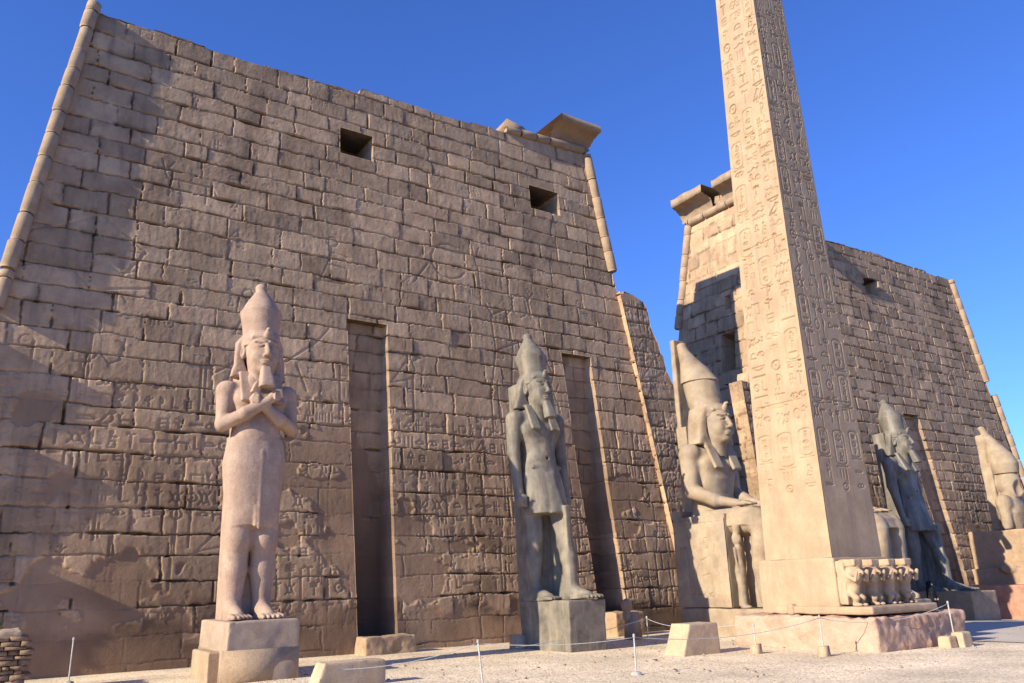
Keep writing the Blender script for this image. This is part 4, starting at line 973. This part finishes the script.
rope(T(pD), T(pE), .28, 'white rope sagging across the front of the obelisk plinth')
rope((-15.4, -5.2, .15), T(pF), .08, 'white rope behind, from the grey pedestal to the throne post')
rope(T(pF), T(pG), .04, 'short white rope between the two posts by the throne')
rope(T(pG), T(pH)+Vector((.5, 1.0, 0)), .05, 'white rope before the lower throne of the seated colossus')
for p in (pA, pB, pC, pD, pE, pF, pG, pH): del p['top']

# fragment of carved stone by the throne
root = empty('stone_fragment', (-8.6, -2.6, -.15), label='pale upright stone with a small carved head beside the throne', cat='stone fragment')
MB().hexa([(-.2, -.2, 0), (.35, -.2, 0), (.35, .2, 0), (-.2, .2, 0), (-.15, -.15, .95), (.3, -.15, .98), (.3, .15, .98), (-.15, .15, .95)]).build('shaft', M['pedestal'], root)
s = SDF((-.5, -.4, .6), (.3, .4, 1.6), .03); s.ell((-.15, 0, 1.2), (.2, .2, .25), .05); s.ell((-.25, -.05, .85), (.14, .14, .2), .06); s.weather(.05, 4, 2); s.mesh('carved_head', M['block'], root)

# ruined low wall at the left edge
def rubble_wall():
    root = empty('rubble_wall', (-29.0, -3.4, -.12), label='low ruined wall of small stacked bricks in the bottom left corner', cat='wall')
    rs = np.random.RandomState(8); mb = MB(); z = -.2
    while z < 1.25:
        hgt = rs.uniform(.07, .19); x = -3.0-rs.uniform(0, .3)
        while x < .95-.05*z:
            l = rs.uniform(.12, .5); e = [rs.uniform(-.045, .045) for _ in range(12)]
            for (ya, yb) in ((-.55, -.1), (-.1, .5)):
                mb.hexa([(x+.008, ya+e[0], z+.006), (x+l-.008, ya+e[1], z+.006), (x+l-.008, yb, z+.006), (x+.008, yb, z+.006), (x+.012+e[2]*.3, ya+e[3]+.01, z+hgt-.006+e[5]*.3), (x+l-.012, ya+e[4]+.01, z+hgt-.006+e[6]*.3), (x+l-.012, yb, z+hgt-.006), (x+.012, yb, z+hgt-.006)])
            x += l
        z += hgt
    mb.build('brickwork', M['brick'], root)
    s = SDF((-3.2, -.8, 1.05), (1.2, .8, 1.6), .04); s.box((-1.1, 0, 1.3), (2.0, .55, .08), .03); s.weather(.12, 2.5, 5); s.mesh('coping', M['bench'], root)
    return root
rubble_wall()
def weeds():
    rs = np.random.RandomState(2); mb = MB()
    for k in range(60):
        x, y = rs.uniform(-29.4, -28.5), rs.uniform(-3.7, -3.2); a = rs.uniform(0, 6.3); l = rs.uniform(.08, .2); dx, dy = math.cos(a)*l*.6, math.sin(a)*l*.6
        mb.add([(x, y, 1.36), (x+.02, y+.01, 1.36), (x+dx+.01, y+dy, 1.36+l), (x+dx, y+dy, 1.36+l)], [(0, 1, 2, 3)])
    tag(mb.build('weeds', M['leaf']), 'tuft of green weeds on top of the low brick wall', 'weeds', kind='stuff')
weeds()
# unseen pier added beyond the left edge to throw shade on the tower foot
def pier():
    s = SDF((-34.5, -1.6, -.6), (-30.6, 3.5, 11.6), .08)
    s.box((-32.4, 1.6, 1.9), (1.5, 1.95, 2.4), .05); s.box((-32.5, 1.75, 5.8), (1.4, 1.8, 1.7), .05, .02); s.box((-32.6, 1.9, 8.6), (1.2, 1.7, 1.6), .05, .02); s.box((-33.0, 2.0, 10.4), (.9, 1.5, .9), .05, .02); s.weather(.10, .9, 3); s.weather(.12, 3.1, 4)
    tag(s.mesh('shade_pier', M['block']), 'unseen masonry pier added beyond the outer end of the nearer tower to shade it', 'wall')
pier()

# visitor in black
def person():
    x, y = 6.2, -5.6; z = float(ground_h(np.array([x]), np.array([y]))[0]); root = empty('person', (x, y, z), label='person in a long black robe and headscarf behind the obelisk plinth', cat='person')
    s = SDF((-.5, -.5, 0), (.5, .5, 1.75), .018)
    s.loft([(.03, 0, 0, .30, .24), (.5, 0, 0, .26, .2), (.95, 0, 0, .22, .17), (1.25, 0, 0, .23, .15), (1.38, 0, 0, .2, .13), (1.45, 0, 0, .08, .08)], .05, n=2.2)
    for d in (-1, 1): s.cap((.21*d, 0, 1.34), (.27*d, -.02, 1.05), .075, .065, .04); s.cap((.27*d, -.02, 1.05), (.16*d, -.18, .92), .062, .05, .03)
    s.ell((0, -.01, 1.55), (.085, .105, .12), .03); s.ell((0, -.115, 1.54), (.015, .02, .03), .015); s.weather(.02, 6, 2); s.mesh('body', M['cloth'], root)
    h = SDF((-.35, -.3, 1.2), (.35, .3, 1.78), .018); h.ell((0, .015, 1.57), (.115, .13, .14), .04); h.loft([(1.25, 0, .02, .23, .17), (1.4, 0, .02, .17, .14), (1.5, 0, .02, .11, .12)], .06); h.ell((0, -.14, 1.55), (.065, .08, .085), .02, 'cut'); h.mesh('headscarf', M['cloth'], root)
    f = SDF((-.15, -.2, 1.4), (.15, .1, 1.7), .012); f.ell((0, -.03, 1.55), (.075, .09, .105), .02); f.cap((0, -.115, 1.57), (0, -.13, 1.535), .012, .016, .01)
    for d in (-1, 1): f.ell((.03*d, -.118, 1.575), (.014, .012, .008), .008, 'cut')
    f.mesh('face', M['skin'], root)
    for d in (-1, 1):
        g_ = SDF((.02 if d > 0 else -.3, -.35, .8), (.3 if d > 0 else -.02, 0, 1.05), .012)
        g_.ell((.12*d, -.21, .92), (.035, .04, .045), .01)
        for i in range(4): g_.cap((.12*d, -.235, .945-.018*i), (.07*d, -.255, .94-.018*i), .009, .008, .003)
        g_.cap((.12*d, -.22, .95), (.09*d, -.24, .975), .01, .008, .004); g_.mesh('hand', M['skin'], root)
person()
# pavement on the right and loose gravel
px = np.arange(-3.5, 40, .5); py = np.arange(-15.5, -5.2, .5); PX, PY = np.meshgrid(px, py); PY2 = PY+.25*np.sin(PX*.8)*(PY < -15)
pt = new_parts(); add_grid(pt, np.stack([PX+.3*np.sin(PY*1.3)*(PX < -3), PY2, ground_h(PX, PY)+.02], -1), np.zeros(PX.shape+(3,)))
tag(finish(pt, 'pavement', M['paver'], None, True), kind='structure')
def pebbles():
    rs = np.random.RandomState(4); N_ = 6000; x = rs.uniform(-24, 3, N_); y = rs.uniform(-15, -2.0, N_); z = ground_h(x, y); r_ = rs.uniform(.008, .018, N_)*(1+2.2*(rs.rand(N_) > .975))
    base = np.array([(-1, -1, -.5), (1, -1, -.5), (1, 1, -.5), (-1, 1, -.5), (-.7, -.7, .6), (.7, -.7, .6), (.7, .7, .6), (-.7, .7, .6)])
    V = base[None]*r_[:, None, None]*(1+.3*rs.randn(N_, 8, 1))+np.stack([x, y, z], -1)[:, None]
    Q0 = np.array([(4, 5, 6, 7), (0, 1, 5, 4), (1, 2, 6, 5), (2, 3, 7, 6), (3, 0, 4, 7)]); Q = (Q0[None]+8*np.arange(N_)[:, None, None]).reshape(-1, 4)
    tag(arr_mesh('pebbles', V.reshape(-1, 3), Q, M['pedestal']), 'loose pale pebbles scattered over the gravel forecourt', 'pebbles', kind='stuff')
pebbles()
